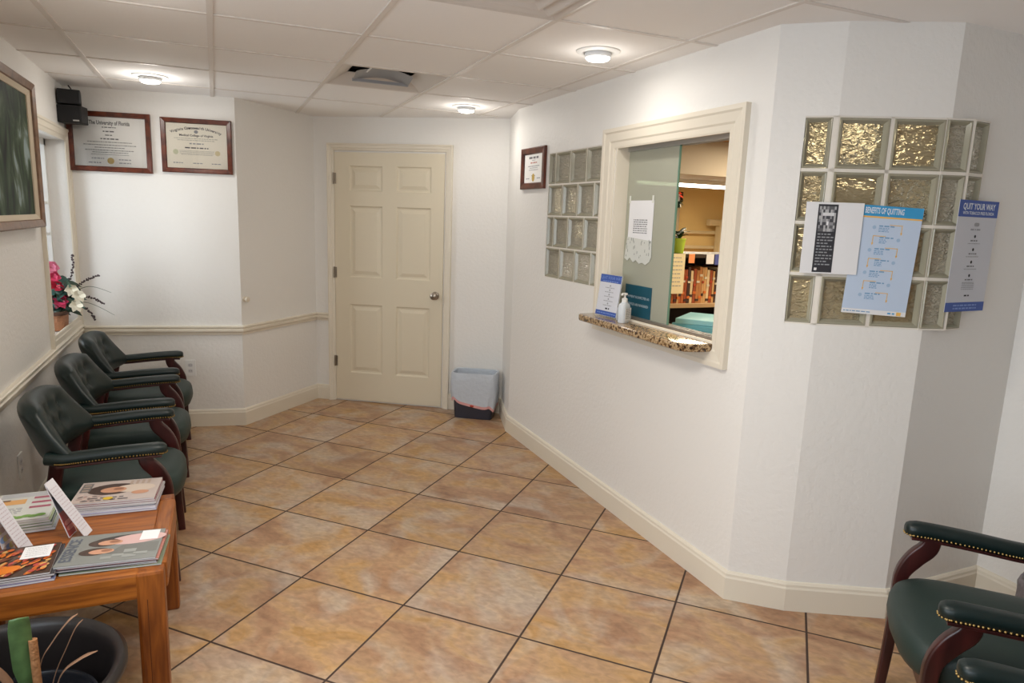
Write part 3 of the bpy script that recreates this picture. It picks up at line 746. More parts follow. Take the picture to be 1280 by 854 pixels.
# teal payment sign leaning on the glass
TEAL = mat('teal_sign', (18, 78, 96), 0.4)
Mp = frame_mat((1.7505, -1.905, 1.094), (0.004, -1, 0), (0, 0, 1))
ps = empty('payment_sign', (1.7505, -2.03, 1.094)); tag(ps, 'dark teal payment sign with white lettering on the sliding glass', 'sign')
Ti = Matrix.Translation(-ps.location)
b = MB(); b.bb(0, 0.245, 0, 0.165, -0.001, 0.001, TEAL, Ti @ Mp); b.build('placard', ps)
b = MB(); b.text('PAYMENT IS EXPECTED AS', 0.0175, 0.1225, 0.102, 0.0014, mat('pale_lettering', (196, 206, 212), 0.5), Ti @ Mp); b.text('SERVICES ARE RENDERED', 0.0175, 0.1225, 0.062, 0.0014, mat('pale_lettering', (196, 206, 212), 0.5), Ti @ Mp); flatbuild(b, 'lettering', ps)
# white notice taped to the glass
nt_ = empty('paper_notice', (1.751, -2.0, 1.39)); tag(nt_, 'white paper notice taped to the sliding glass with torn patterned bottom', 'notice')
Ti = Matrix.Translation(-nt_.location); Mn = Ti @ frame_mat((1.751, -1.885, 1.395), (0, -1, 0), (0, 0, 1))
b = MB(); b.bb(0.008, 0.232, 0.09, 0.305, -0.0005, 0.0005, PAPER, Mn); b.build('sheet', nt_)
b = MB(); pts = [(-0.012, 0.0), (0.02, -0.012), (0.04, 0.006), (0.075, -0.018), (0.10, -0.004), (0.13, -0.022), (0.16, -0.014), (0.19, -0.024), (0.225, -0.006), (0.240, 0.02), (0.235, 0.10), (0.005, 0.115), (-0.004, 0.06)]
b.prism(pts, 0.0008, 0.0016, mat('patterned_paper', (204, 206, 200), 0.7), Mn)
rnd = random.Random(5)
for i in range(26):
    x_, y_ = rnd.uniform(0.0, 0.225), rnd.uniform(0.005, 0.10); b.quad(x_, y_, x_+0.004, y_+rnd.uniform(0.008, 0.02), 0.002, mat('grey_pattern', (120, 124, 120), 0.7), Mn)
b.build('torn_strip', nt_)
for x_ in (0.010, 0.222):
    b = MB(); b.bb(x_-0.008, x_+0.008, 0.292, 0.33, 0.0007, 0.0012, mat('clear_tape', (214, 216, 208), 0.3), Mn); b.build('tape', nt_)
b = MB()
for i in range(7): b.lines(0.055, 0.185, 0.205-i*0.011, 0.005, 0.001, mat('mid_ink', (120, 120, 124), 0.7), Mn, seed=i+3)
flatbuild(b, 'lettering', nt_)
b = MB(); b.bb(0, 0.17, 0, 0.115, -0.0004, 0.0004, PAPER, frame_mat((1.7605, -1.935, 1.262), (0, -1, 0), (0, 0, 1)))
o = b.build('paper_sheet'); tag(o, 'blank pale sheet behind the sliding glass above the teal sign', 'paper')

# ------------------------------------------------------------------ ceiling fixtures
LAMPS = [(-0.612, -0.33, 'recessed ceiling light above the framed diplomas'), (1.335, -0.39, 'recessed ceiling light in front of the cream door'), (1.315, -2.235, 'recessed ceiling light above the reception window'), (-0.585, -2.245, 'recessed ceiling light above the green chairs')]
for x, y, lab in LAMPS:
    l = bpy.data.lights.new('lamp_light', 'AREA'); l.shape = 'DISK'; l.size = 0.10; l.energy = LAMP_W; l.color = (1, 0.95, 0.88)
    lo = bpy.data.objects.new('lamp_light', l); COL.objects.link(lo); lo.location = (x, y, H-0.046)
    l = bpy.data.lights.new('lamp_glow_light', 'POINT'); l.energy = (2.3 if x < 0 else 1.7) if y > -1 else 1.0; l.shadow_soft_size = 0.05; l.color = (1, 0.95, 0.88)
    lo = bpy.data.objects.new('lamp_glow_light', l); COL.objects.link(lo); lo.location = (x, y, H-0.11)
    r_ = empty('recessed_light', (x, y, H)); tag(r_, lab, 'ceiling light', 'recessed ceiling lights')
    b = MB(); b.lathe([(0.060, -0.001), (0.062, -0.010), (0.085, -0.010), (0.098, -0.004), (0.100, 0.0005)], WHITE, None, 40, cap=False); b.build('trim_ring', r_, True)
    b = MB(); b.lathe([(0.058, 0.0), (0.060, -0.026), (0.055, -0.030)], mat('lamp_body', (226, 228, 230), 0.4), None, 40, cap=False); b.build('lamp_body', r_, True)
    b = MB(); b.lathe([(0.0545, -0.0295), (0.048, -0.038), (0.030, -0.042), (0.002, -0.043)], lamp_emit('lamp_glow', (255, 252, 244), 9), None, 40, cap=False); b.build('lamp_lens', r_, True)

tf = empty('added_fill_panel', (0.0225, -3.505, H)); tag(tf, 'unseen square lit panel added to the drop ceiling as fill light', 'ceiling light')  # added glowing panel above the view, holds the fill light
b = MB(); b.bb(-0.29, 0.29, -0.29, 0.29, -0.006, 0.0, WHITE); b.build('fill_panel_frame', tf)
b = MB(); b.bb(-0.272, 0.272, -0.272, 0.272, -0.010, -0.006, lamp_emit('fill_panel_glow', (255, 244, 226), 3.0)); b.build('fill_panel_diffuser', tf)
# air vent with deflector in the ceiling
v = empty('air_vent', ((VX0+VX1)/2, (VY0+VY1)/2, H)); tag(v, 'square ceiling air vent with dark slot and grey deflector', 'vent')
VM = mat('vent_enamel', (206, 200, 194), 0.45); hx, hy = (VX1-VX0)/2, (VY1-VY0)/2
b = MB(); prof = [(1.0, -0.003), (0.955, -0.003), (0.62, 0.055), (0.62, 0.075)]
vs = []
for k, z in prof: vs += [(-hx*k, -hy*k, z), (hx*k, -hy*k, z), (hx*k, hy*k, z), (-hx*k, hy*k, z)]
b.faces(vs, [[a*4+i, a*4+(i+1) % 4, (a+1)*4+(i+1) % 4, (a+1)*4+i] for a in range(3) for i in range(4)], VM); flatbuild(b, 'vent_frame', v)
b = MB(); k = 0.62; b.faces([(-hx*k, -hy*k, 0.055), (hx*k, -hy*k, 0.055), (hx*k, hy*k, 0.055), (-hx*k, hy*k, 0.055), (-hx*k, -hy*k, 0.22), (hx*k, -hy*k, 0.22), (hx*k, hy*k, 0.22), (-hx*k, hy*k, 0.22)], [(0, 1, 5, 4), (1, 2, 6, 5), (2, 3, 7, 6), (3, 0, 4, 7), (4, 5, 6, 7)], mat('dark_duct', (30, 26, 26), 0.8)); b.build('duct', v)
b = MB(); n = 14; vs = []
for i in range(n+1):
    t = -1+2*i/n; zz = 0.026+0.030*(1-t*t); vs += [(t*hx*0.56, -0.01, zz), (t*hx*0.56, 0.12, zz-0.030)]
    vs += []
b.faces(vs, [[2*i, 2*i+2, 2*i+3, 2*i+1] for i in range(n)], mat('grey_deflector', (150, 152, 156), 0.35))
b.bb(-hx*0.56, hx*0.56, 0.11, 0.13, -0.006, 0.010, mat('grey_deflector', (150, 152, 156), 0.35)); b.bb(-hx*0.36, -hx*0.33, -0.16, 0.02, 0.03, 0.035, WHITE); b.build('deflector', v, True)
# square stepped diffuser
v = empty('ceiling_diffuser', (0.628, -2.895, H)); tag(v, 'square stepped ceiling diffuser at the top edge of the photo', 'vent')
b = MB(); prof = [(0.297, 0.0), (0.297, -0.010), (0.285, -0.012), (0.262, -0.004), (0.255, -0.004), (0.235, -0.020), (0.225, -0.020), (0.190, -0.006), (0.182, -0.006), (0.165, -0.024), (0.155, -0.024), (0.12, -0.010), (0.11, -0.010), (0.10, -0.026)]
vs = []
for k, z in prof: vs += [(-k, -k, z), (k, -k, z), (k, k, z), (-k, k, z)]
n = len(prof); b.faces(vs, [[a*4+i, a*4+(i+1) % 4, (a+1)*4+(i+1) % 4, (a+1)*4+i] for a in range(n-1) for i in range(4)] + [[(n-1)*4+i for i in range(4)]], VM)
b.build('diffuser_face', v)

# ------------------------------------------------------------------ things on the walls
def outlet(M, label):
    o_ = empty('power_outlet', M.translation); tag(o_, label, 'outlet'); Ti = Matrix.Translation(-o_.location)
    b = MB(); b.box((0, 0, 0.003), (0.072, 0.118, 0.006), WHITE, Ti @ M, 0.002); b.build('cover_plate', o_)
    for yy in (-0.021, 0.021):
        s = MB(); s.loft([sring(0.016, 0.0135, 0.006), sring(0.016, 0.0135, 0.0072)], mat('outlet_face', (204, 204, 206), 0.4), Ti @ M @ Matrix.Translation((0, yy, 0)))
        for x_ in (-0.006, 0.006): s.bb(x_-0.0012, x_+0.0012, yy-0.004, yy+0.005, 0.0072, 0.0076, BLACK, Ti @ M)
        s.build('socket', o_)
outlet(wall_frame(LA, LC, sl(-1.375), 0.36), 'white outlet on the left wall behind the nearest chairs')
outlet(wall_frame(LC, B1, seglen(LC, B1)-0.36, 0.438), 'white outlet under the chair rail below the diplomas')
b = MB(); b.lathe([(0.020, 0), (0.020, 0.006), (0.010, 0.009), (0.010, 0.016), (0.019, 0.022), (0.020, 0.032), (0.012, 0.038), (0.002, 0.039)], mat('ivory_knob', (222, 212, 194), 0.35), wall_frame(B1, B2, 0.035, 0.938), 20)
o = b.build('door_bumper', None, True); tag(o, 'small ivory round knob on the angled wall left of the door', 'knob')

PARCH = mat('parchment', (244, 243, 240), 0.6); PARCH2 = mat('parchment_cream', (240, 235, 222), 0.6)
def picture_frame(M, w_, h_, fw, fd, wood_m, name, label, cat, backing, face_fn, glass=True, group=None):
    o_ = empty(name, M @ Vector((w_/2, 0, 0))); tag(o_, label, cat, group); Ti = Matrix.Translation(-o_.location) @ M
    b = MB(); prof = [(0, 0.0), (0, fd), (fw*0.15, fd*1.15), (fw*0.85, fd*0.95), (fw, fd*0.55), (fw, 0)]
    vs = []
    for k, z in prof: vs += [(k, k, z), (w_-k, k, z), (w_-k, h_-k, z), (k, h_-k, z)]
    n = len(prof); b.faces(vs, [[a*4+i, a*4+(i+1) % 4, (a+1)*4+(i+1) % 4, (a+1)*4+i] for a in range(n-1) for i in range(4)], wood_m, Ti); b.build('frame', o_)
    b = MB(); b.bb(fw*0.7, w_-fw*0.7, fw*0.7, h_-fw*0.7, 0.001, fd*0.35, backing, Ti); b.build('certificate' if cat == 'diploma' else 'canvas', o_)
    face_fn(Ti, fd*0.35+0.0006, o_)
    if glass:
        b = MB(); k = fw*0.9; z0_ = fd*0.35+0.002; vs = [(k, k, z0_), (w_-k, k, z0_), (w_-k, h_-k, z0_+0.010), (k, h_-k, z0_+0.010)]; b.faces(vs+[(x_, y_, z_+0.0015) for x_, y_, z_ in vs], [(3, 2, 1, 0), (4, 5, 6, 7), (0, 1, 5, 4), (1, 2, 6, 5), (2, 3, 7, 6), (3, 0, 4, 7)], CLEAR, Ti); b.build('glass', o_)
    return o_
def dip1(Ti, z, par):
    b = MB(); cx = 0.25
    b.text('The University of Florida', 0.037, cx+0.004, 0.316, z, INK, Ti, bold=0.0007, sx=0.66)
    for i, (yy, wd, hh) in enumerate(((0.288, 0.10, 0.009), (0.262, 0.09, 0.012), (0.238, 0.06, 0.010), (0.214, 0.13, 0.012), (0.193, 0.32, 0.008), (0.174, 0.38, 0.008), (0.157, 0.22, 0.008), (0.140, 0.36, 0.008), (0.126, 0.26, 0.007), (0.112, 0.28, 0.005))):
        b.lines(cx-wd*0.42, cx+wd*0.42, yy, hh*0.6, z, mat('soft_ink', (84, 84, 88), 0.7) if i < 4 else mat('diploma_text', (128, 128, 128), 0.7), Ti, seed=i)
    for x0_, yy in ((0.135, 0.086), (0.30, 0.082), (0.115, 0.058), (0.30, 0.060)): b.lines(x0_, x0_+0.075, yy, 0.006, z, GREYINK, Ti, seed=int(x0_*100))
    flatbuild(b, 'lettering', par)
    s = MB(); s.disc(0.25, 0.072, 0.021, 0.021, z+0.0006, GOLD, Ti, 24); flatbuild(s, 'seal', par)
def dip2(Ti, z, par):
    b = MB(); cx = 0.222
    t = 'Virginia Commonwealth University'; R_ = 0.42
    n = len(t)
    for i, ch in enumerate(t):
        a = (i-(n-1)/2)*0.0245; 
        if ch != ' ': b.text(ch, 0.024, cx+R_*math.sin(a), 0.300-R_*(1-math.cos(a)), z, INK, Ti, rot=-a, bold=0.0006)
    b.text('Medical College of Virginia', 0.020, cx, 0.250, z, INK, Ti, bold=0.0004)
    b.disc(cx, 0.275, 0.013, 0.011, z, GREYINK, Ti)
    LG = mat('faint_text', (186, 184, 174), 0.7)
    for i, (yy, wd, hh, m_) in enumerate(((0.230, 0.28, 0.005, LG), (0.218, 0.24, 0.005, LG), (0.196, 0.09, 0.008, GREYINK), (0.168, 0.15, 0.008, mat('soft_ink', (84, 84, 88), 0.7)), (0.148, 0.22, 0.004, LG), (0.140, 0.22, 0.004, LG), (0.131, 0.22, 0.004, LG), (0.123, 0.20, 0.004, LG))): b.lines(cx-wd/2, cx+wd/2, yy, hh, z, m_, Ti, seed=i)
    for x0_ in (0.07, 0.195, 0.315): b.lines(x0_, x0_+0.06, 0.066, 0.006, z, GREYINK, Ti, seed=int(x0_*100))
    flatbuild(b, 'lettering', par)
    s = MB(); s.disc(0.088, 0.138, 0.017, 0.017, z+0.0006, mat('pale_green_seal', (204, 206, 178), 0.6), Ti); s.disc(0.355, 0.138, 0.017, 0.017, z+0.0006, mat('pale_gold_seal', (212, 200, 160), 0.6), Ti); flatbuild(s, 'seal', par)
LLB = seglen(LC, B1)
def sb_(x): return (x-LC[0])/(B1[0]-LC[0])*LLB
picture_frame(wall_frame(LC, B1, sb_(-1.165), 1.798, 0.001), sb_(-0.667)-sb_(-1.165), 0.387, 0.034, 0.020, CHERRY, 'framed_diploma', 'cherry framed diploma beside the black speaker, left of the two', 'diploma', PARCH, dip1, group='framed diplomas')
picture_frame(wall_frame(LC, B1, sb_(-0.606), 1.815, 0.001), sb_(-0.163)-sb_(-0.606), 0.360, 0.032, 0.020, CHERRY, 'framed_diploma', 'cherry framed cream diploma nearest the wall corner, right of the two', 'diploma', PARCH2, dip2, group='framed diplomas')
def cert(Ti, z, par):
    b = MB(); cx = 0.188
    b.lines(cx-0.075, cx+0.075, 0.205, 0.014, z, mat('mid_ink', (120, 120, 124), 0.7), Ti, seed=2)
    for i, (yy, wd, hh, m_) in enumerate(((0.188, 0.05, 0.004, GREYINK), (0.172, 0.10, 0.008, mat('pink_text', (196, 130, 120), 0.7)), (0.150, 0.18, 0.005, GREYINK), (0.138, 0.12, 0.004, GREYINK), (0.125, 0.14, 0.004, GREYINK), (0.088, 0.06, 0.005, GREYINK))): b.lines(cx-wd/2, cx+wd/2, yy, hh, z, m_, Ti, seed=i)
    for x0_ in (0.075, 0.245): b.lines(x0_, x0_+0.05, 0.070, 0.006, z, GREYINK, Ti)
    flatbuild(b, 'lettering', par); s = MB(); s.disc(cx, 0.075, 0.022, 0.026, z+0.0006, GOLD, Ti); flatbuild(s, 'seal', par)
picture_frame(wall_frame(R0, R1, sr(-0.612), 1.783, 0.001), 0.372, 0.270, 0.042, 0.018, CHERRY, 'framed_certificate', 'small wood framed certificate left of the glass block panel', 'diploma', PARCH, cert, glass=False)

# forest painting on the left wall
def forest_material():
    m = bpy.data.materials.new('forest_painting'); m.use_nodes = True; nt = m.node_tree; b = nt.nodes['Principled BSDF']; b.inputs['Roughness'].default_value = 0.6; b.inputs['Specular IOR Level'].default_value = 0.15
    tc = nt.nodes.new('ShaderNodeTexCoord'); mp = nt.nodes.new('ShaderNodeMapping'); mp.inputs['Scale'].default_value = (1, 5, 2.4)
    n = nt.nodes.new('ShaderNodeTexNoise'); n.inputs['Scale'].default_value = 1.6; n.inputs['Detail'].default_value = 6; n.inputs['Distortion'].default_value = 0.9
    r = nt.nodes.new('ShaderNodeValToRGB'); st = [(0.34, (16, 20, 16)), (0.44, (34, 48, 34)), (0.52, (54, 72, 48)), (0.60, (84, 98, 78)), (0.68, (140, 156, 156))]
    while len(r.color_ramp.elements) < len(st): r.color_ramp.elements.new(0.5)
    for e, (p, c) in zip(r.color_ramp.elements, st): e.position = p; e.color = lin(c)
    nt.links.new(tc.outputs['Object'], mp.inputs[0]); nt.links.new(mp.outputs[0], n.inputs['Vector']); nt.links.new(n.outputs['Fac'], r.inputs[0]); nt.links.new(r.outputs[0], b.inputs['Base Color'])
    return m
def nof(Ti, z, par):
    b = MB(); vs = []
    prof = [(0.036, 0.030), (0.040, 0.032), (0.066, 0.020), (0.068, 0.010)]
    for k, zz in prof: vs += [(k, k, zz), (1.05-k, k, zz), (1.05-k, 0.735-k, zz), (k, 0.735-k, zz)]
    b.faces(vs, [[a*4+i, a*4+(i+1) % 4, (a+1)*4+(i+1) % 4, (a+1)*4+i] for a in range(3) for i in range(4)], mat('linen_liner', (206, 192, 170), 0.7), Ti); b.build('liner', par)
picture_frame(wall_frame(LA, LC, sl(-1.70), 1.452, 0.001), 1.05, 0.735, 0.045, 0.042, wood('walnut_frame', (96, 66, 42), (132, 96, 66), (8, 8, 8)), 'framed_painting', 'dark green forest painting in a brown frame on the left wall', 'painting', forest_material(), nof, glass=False)

# speaker: two stacked cubes on a corner bracket
sp = empty('wall_speaker', (-1.10, 0.315, 2.18)); tag(sp, 'black twin-cube speaker in the ceiling corner by the diplomas', 'speaker')
for nm, c, s, rz in (('upper_cube', (-0.012, -0.105, 0.060), (0.125, 0.12, 0.088), 0.10), ('lower_cube', (0.0, -0.110, -0.046), (0.138, 0.12, 0.108), -0.18)):
    R_ = Matrix.Translation(c) @ Matrix.Rotation(rz, 4, 'Z')
    b = MB(); b.box((0, 0, 0), s, BLACK, R_, 0.006); o = b.build(nm, sp)
    g = MB(); g.bb(-s[0]/2+0.006, s[0]/2-0.006, -s[1]/2-0.003, -s[1]/2, -s[2]/2+0.006, s[2]/2-0.006, mat('speaker_grille', (26, 26, 28), 0.8), R_, 0.001); g.build('grille', o)
b = MB(); b.bb(-0.03, 0.02, -0.055, 0.062, -0.02, 0.02, BLACK, None, 0.004); b.bb(-0.025, 0.012, -0.09, -0.05, -0.10, 0.10, BLACK, None, 0.004); b.build('bracket', sp)
b = MB(); b.tube([(-0.01, 0.0, 0.10), (-0.02, 0.02, 0.13), (-0.035, 0.03, 0.152)], 0.004, BLACK, None, 8); b.build('cable', sp, True)
b = MB(); b.bb(0.0, 0.035, 0, 0.008, 0, 0.001, METAL, Matrix.Translation((0.0, -0.110, -0.046)) @ Matrix.Rotation(-0.18, 4, 'Z') @ frame_mat((0.022, -0.0640, -0.043), (1, 0, 0), (0, 0, 1))); b.build('badge', sp)

# posters taped to the glass block corner
def poster(name, M, w_, h_, base, label, fn, t=0.0015):
    o_ = empty(name, M.translation); tag(o_, label, 'poster'); Ti = Matrix.Translation(-o_.location) @ M
    b = MB(); b.bb(0, w_, 0, h_, -t, 0, base, Ti); b.build('sheet', o_)
    b = MB(); fn(b, Ti, 0.0006); flatbuild(b, 'print', o_); return o_
LG_ = mat('light_grey_print', (150, 152, 156), 0.7)
def p1(b, M, z):
    b.quad(0.045, 0.005, 0.118, 0.262, z, mat('dark_print', (52, 52, 58), 0.6), M)
    rnd = random.Random(2); zz = z+0.0005
    for r in range(8):
        for c in range(9):
            g = rnd.choice([(96, 96, 100), (140, 140, 144), (178, 178, 180), (70, 70, 76)])
            if r == 5 and 1 < c < 8: g = (214, 214, 216)
            b.quad(0.050+c*0.0068, 0.160+r*0.0118, 0.050+(c+1)*0.0068, 0.160+(r+1)*0.0118, zz, mat('grey_print_%d' % g[0], g, 0.7), M)
    b.quad(0.080, 0.184, 0.087, 0.198, zz+0.0004, PAPER, M)
    for i in range(11): b.lines(0.052, 0.112 if i % 3 else 0.10, 0.150-i*0.0115, 0.0045, zz, LG_, M, seed=i)
    b.quad(0.052, 0.012, 0.062, 0.022, zz, PAPER, M)
CFU = ((R3[0]-R2[0])/LCF, (R3[1]-R2[1])/LCF)
def cf_frame(s, z, off, tilt=0.0):
    M = wall_frame(R2, R3, s, z, off); return M @ Matrix.Rotation(tilt, 4, 'Z')
poster('printed_sheet', cf_frame(-0.085, 1.418, 0.010), 0.212, 0.27, PAPER, 'white sheet with black printed column taped to glass block', p1)
YEL = mat('poster_orange', (232, 184, 96), 0.6); SKY = mat('poster_blue_bar', (58, 152, 204), 0.5); PBASE = mat('poster_pale_blue', (190, 206, 228), 0.55)
BLT = mat('poster_blue_text', (120, 160, 196), 0.7)
def p2(b, M, z):
    W_, H_ = 0.240, 0.413; M0 = M
    b.quad(0, H_-0.040, W_, H_, z, SKY, M); b.quad(0, H_-0.046, W_, H_-0.040, z, YEL, M)
    b.text('BENEFITS OF QUITTING', 0.031, 0.028, H_-0.020, z+0.0005, mat('poster_white_text', (220, 228, 236), 0.6), M, align='LEFT', sx=0.43, bold=0.0006)
    b.quad(0, 0, W_, 0.018, z, PAPER, M)
    for i in range(7):
        yy = H_-0.075-i*0.043; left = i % 2 == 0; M = M0 @ Matrix.Translation((0.026-0.002*i, 0, 0))
        b.lines(0.062 if left else 0.072, 0.118 if left else 0.125, yy, 0.005, z, BLT, M, seed=i)
        for k in range(3): b.lines(0.062 if left else 0.072, 0.100, yy-0.008-k*0.006, 0.003, z, BLT, M, seed=i*3+k)
        b.disc(0.045 if left else 0.142, yy-0.006, 0.007, 0.007, z, mat('poster_icon', (160, 186, 214), 0.6), M)
        x0, x1 = (0.100, 0.146) if left else (0.048, 0.094); xd = x1 if left else x0
        b.quad(x0, yy+0.004, x1, yy+0.0065, z+0.0003, YEL, M); b.quad(xd-0.0012, yy-0.022, xd+0.0012, yy+0.0065, z+0.0003, YEL, M)
        b.faces([(xd-0.004, yy-0.021, z+0.0004), (xd, yy-0.031, z+0.0004), (xd+0.004, yy-0.021, z+0.0004)], [(0, 1, 2)], YEL, M)
    M = M0
    b.lines(0.006, 0.11, 0.009, 0.004, z+0.0004, BLT, M, seed=4); b.lines(0.172, 0.198, 0.009, 0.006, z+0.0004, SKY, M); b.quad(0.205, 0.002, 0.222, 0.016, z+0.0004, YEL, M)
poster('quitting_poster', cf_frame(0.090, 1.272, 0.0045, -0.04), 0.240, 0.413, PBASE, 'pale blue poster titled benefits of quitting on glass block', p2)
def p3(b, M, z):
    W_, H_ = 0.25, 0.425
    b.quad(0, H_-0.062, W_, H_, z, BLUE, M); b.quad(0, 0, W_, 0.036, z, BLUE, M)
    wt = mat('poster_white_text', (220, 228, 236), 0.6)
    b.text('QUIT YOUR WAY', 0.032, W_/2, H_-0.024, z+0.0005, wt, M, sx=0.80, bold=0.0008); b.text('WITH TOBACCO FREE FLORIDA', 0.016, W_/2, H_-0.048, z+0.0005, wt, M, sx=0.86, bold=0.0003)
    for yy in (0.024, 0.012): b.lines(0.05, 0.20, yy, 0.006, z+0.0005, LBLUE, M, seed=int(yy*1000))
    b.loft([sring(0.016, 0.007, z), sring(0.016, 0.007, z+0.0003)], LG_, M @ Matrix.Translation((0.125, 0.335, 0)))
    b.lines(0.09, 0.16, 0.316, 0.006, z, GREYINK, M)
    for i, yy in enumerate((0.290, 0.240, 0.192, 0.140)):
        b.disc(0.125, yy, 0.006, 0.006, z, INK, M); b.lines(0.10, 0.15, yy-0.016, 0.005, z, mat('mid_ink', (120, 120, 124), 0.7), M, seed=i); b.lines(0.085, 0.165, yy-0.027, 0.003, z, LG_, M, seed=i+9)
    for i in range(4): b.lines(0.085, 0.165, 0.108-i*0.007, 0.003, z, LG_, M, seed=i)
    b.lines(0.11, 0.145, 0.062, 0.006, z, INK, M)
poster('quit_flyer', frame_mat((2.272, -3.336, 1.289), (0.995, 0.06, 0), (0, 0, 1)), 0.25, 0.425, mat('poster_pale_grey', (200, 202, 210), 0.55), 'blue and grey quit your way flyer on the wall edge', p3)

# ------------------------------------------------------------------ green captain's chairs
def rrect(w_, h_, r, n=4):
    """rounded rectangle ring in a 2d plane"""
    pts = []
    for cx, cy, a0 in ((w_/2-r, h_/2-r, 0), (-w_/2+r, h_/2-r, PI/2), (-w_/2+r, -h_/2+r, PI), (w_/2-r, -h_/2+r, 3*PI/2)):
        for i in range(n+1):
            a = a0+PI/2*i/n; pts.append((cx+r*math.cos(a), cy+r*math.sin(a)))
    return pts
def sweep(mb, path, sizes, m, up=(0, 1, 0), r=0.3):
    """sweep a rounded rectangle (width along `up`, thickness across) along a path"""
    path = [Vector(p) for p in path]; rings = []; U = Vector(up)
    for i, p in enumerate(path):
        d = (path[min(i+1, len(path)-1)]-path[max(i-1, 0)]).normalized()
        s = d.cross(U).normalized(); u2 = s.cross(d).normalized()
        wv, hv = sizes[i] if isinstance(sizes, list) else sizes
        rings.append([p+u2*a+s*b for a, b in rrect(wv, hv, min(wv, hv)*r)])
    return mb.loft(rings, m)
def smooth_path(pts, n=5):
    pts = [Vector(p) for p in pts]; out = []
    for i in range(len(pts)-1):
        p0, p1, p2, p3 = pts[max(i-1, 0)], pts[i], pts[i+1], pts[min(i+2, len(pts)-1)]
        for k in range(n):
            t = k/n; out.append(0.5*((2*p1)+(-p0+p2)*t+(2*p0-5*p1+4*p2-p3)*t*t+(-p0+3*p1-3*p2+p3)*t**3))
    out.append(pts[-1]); return out

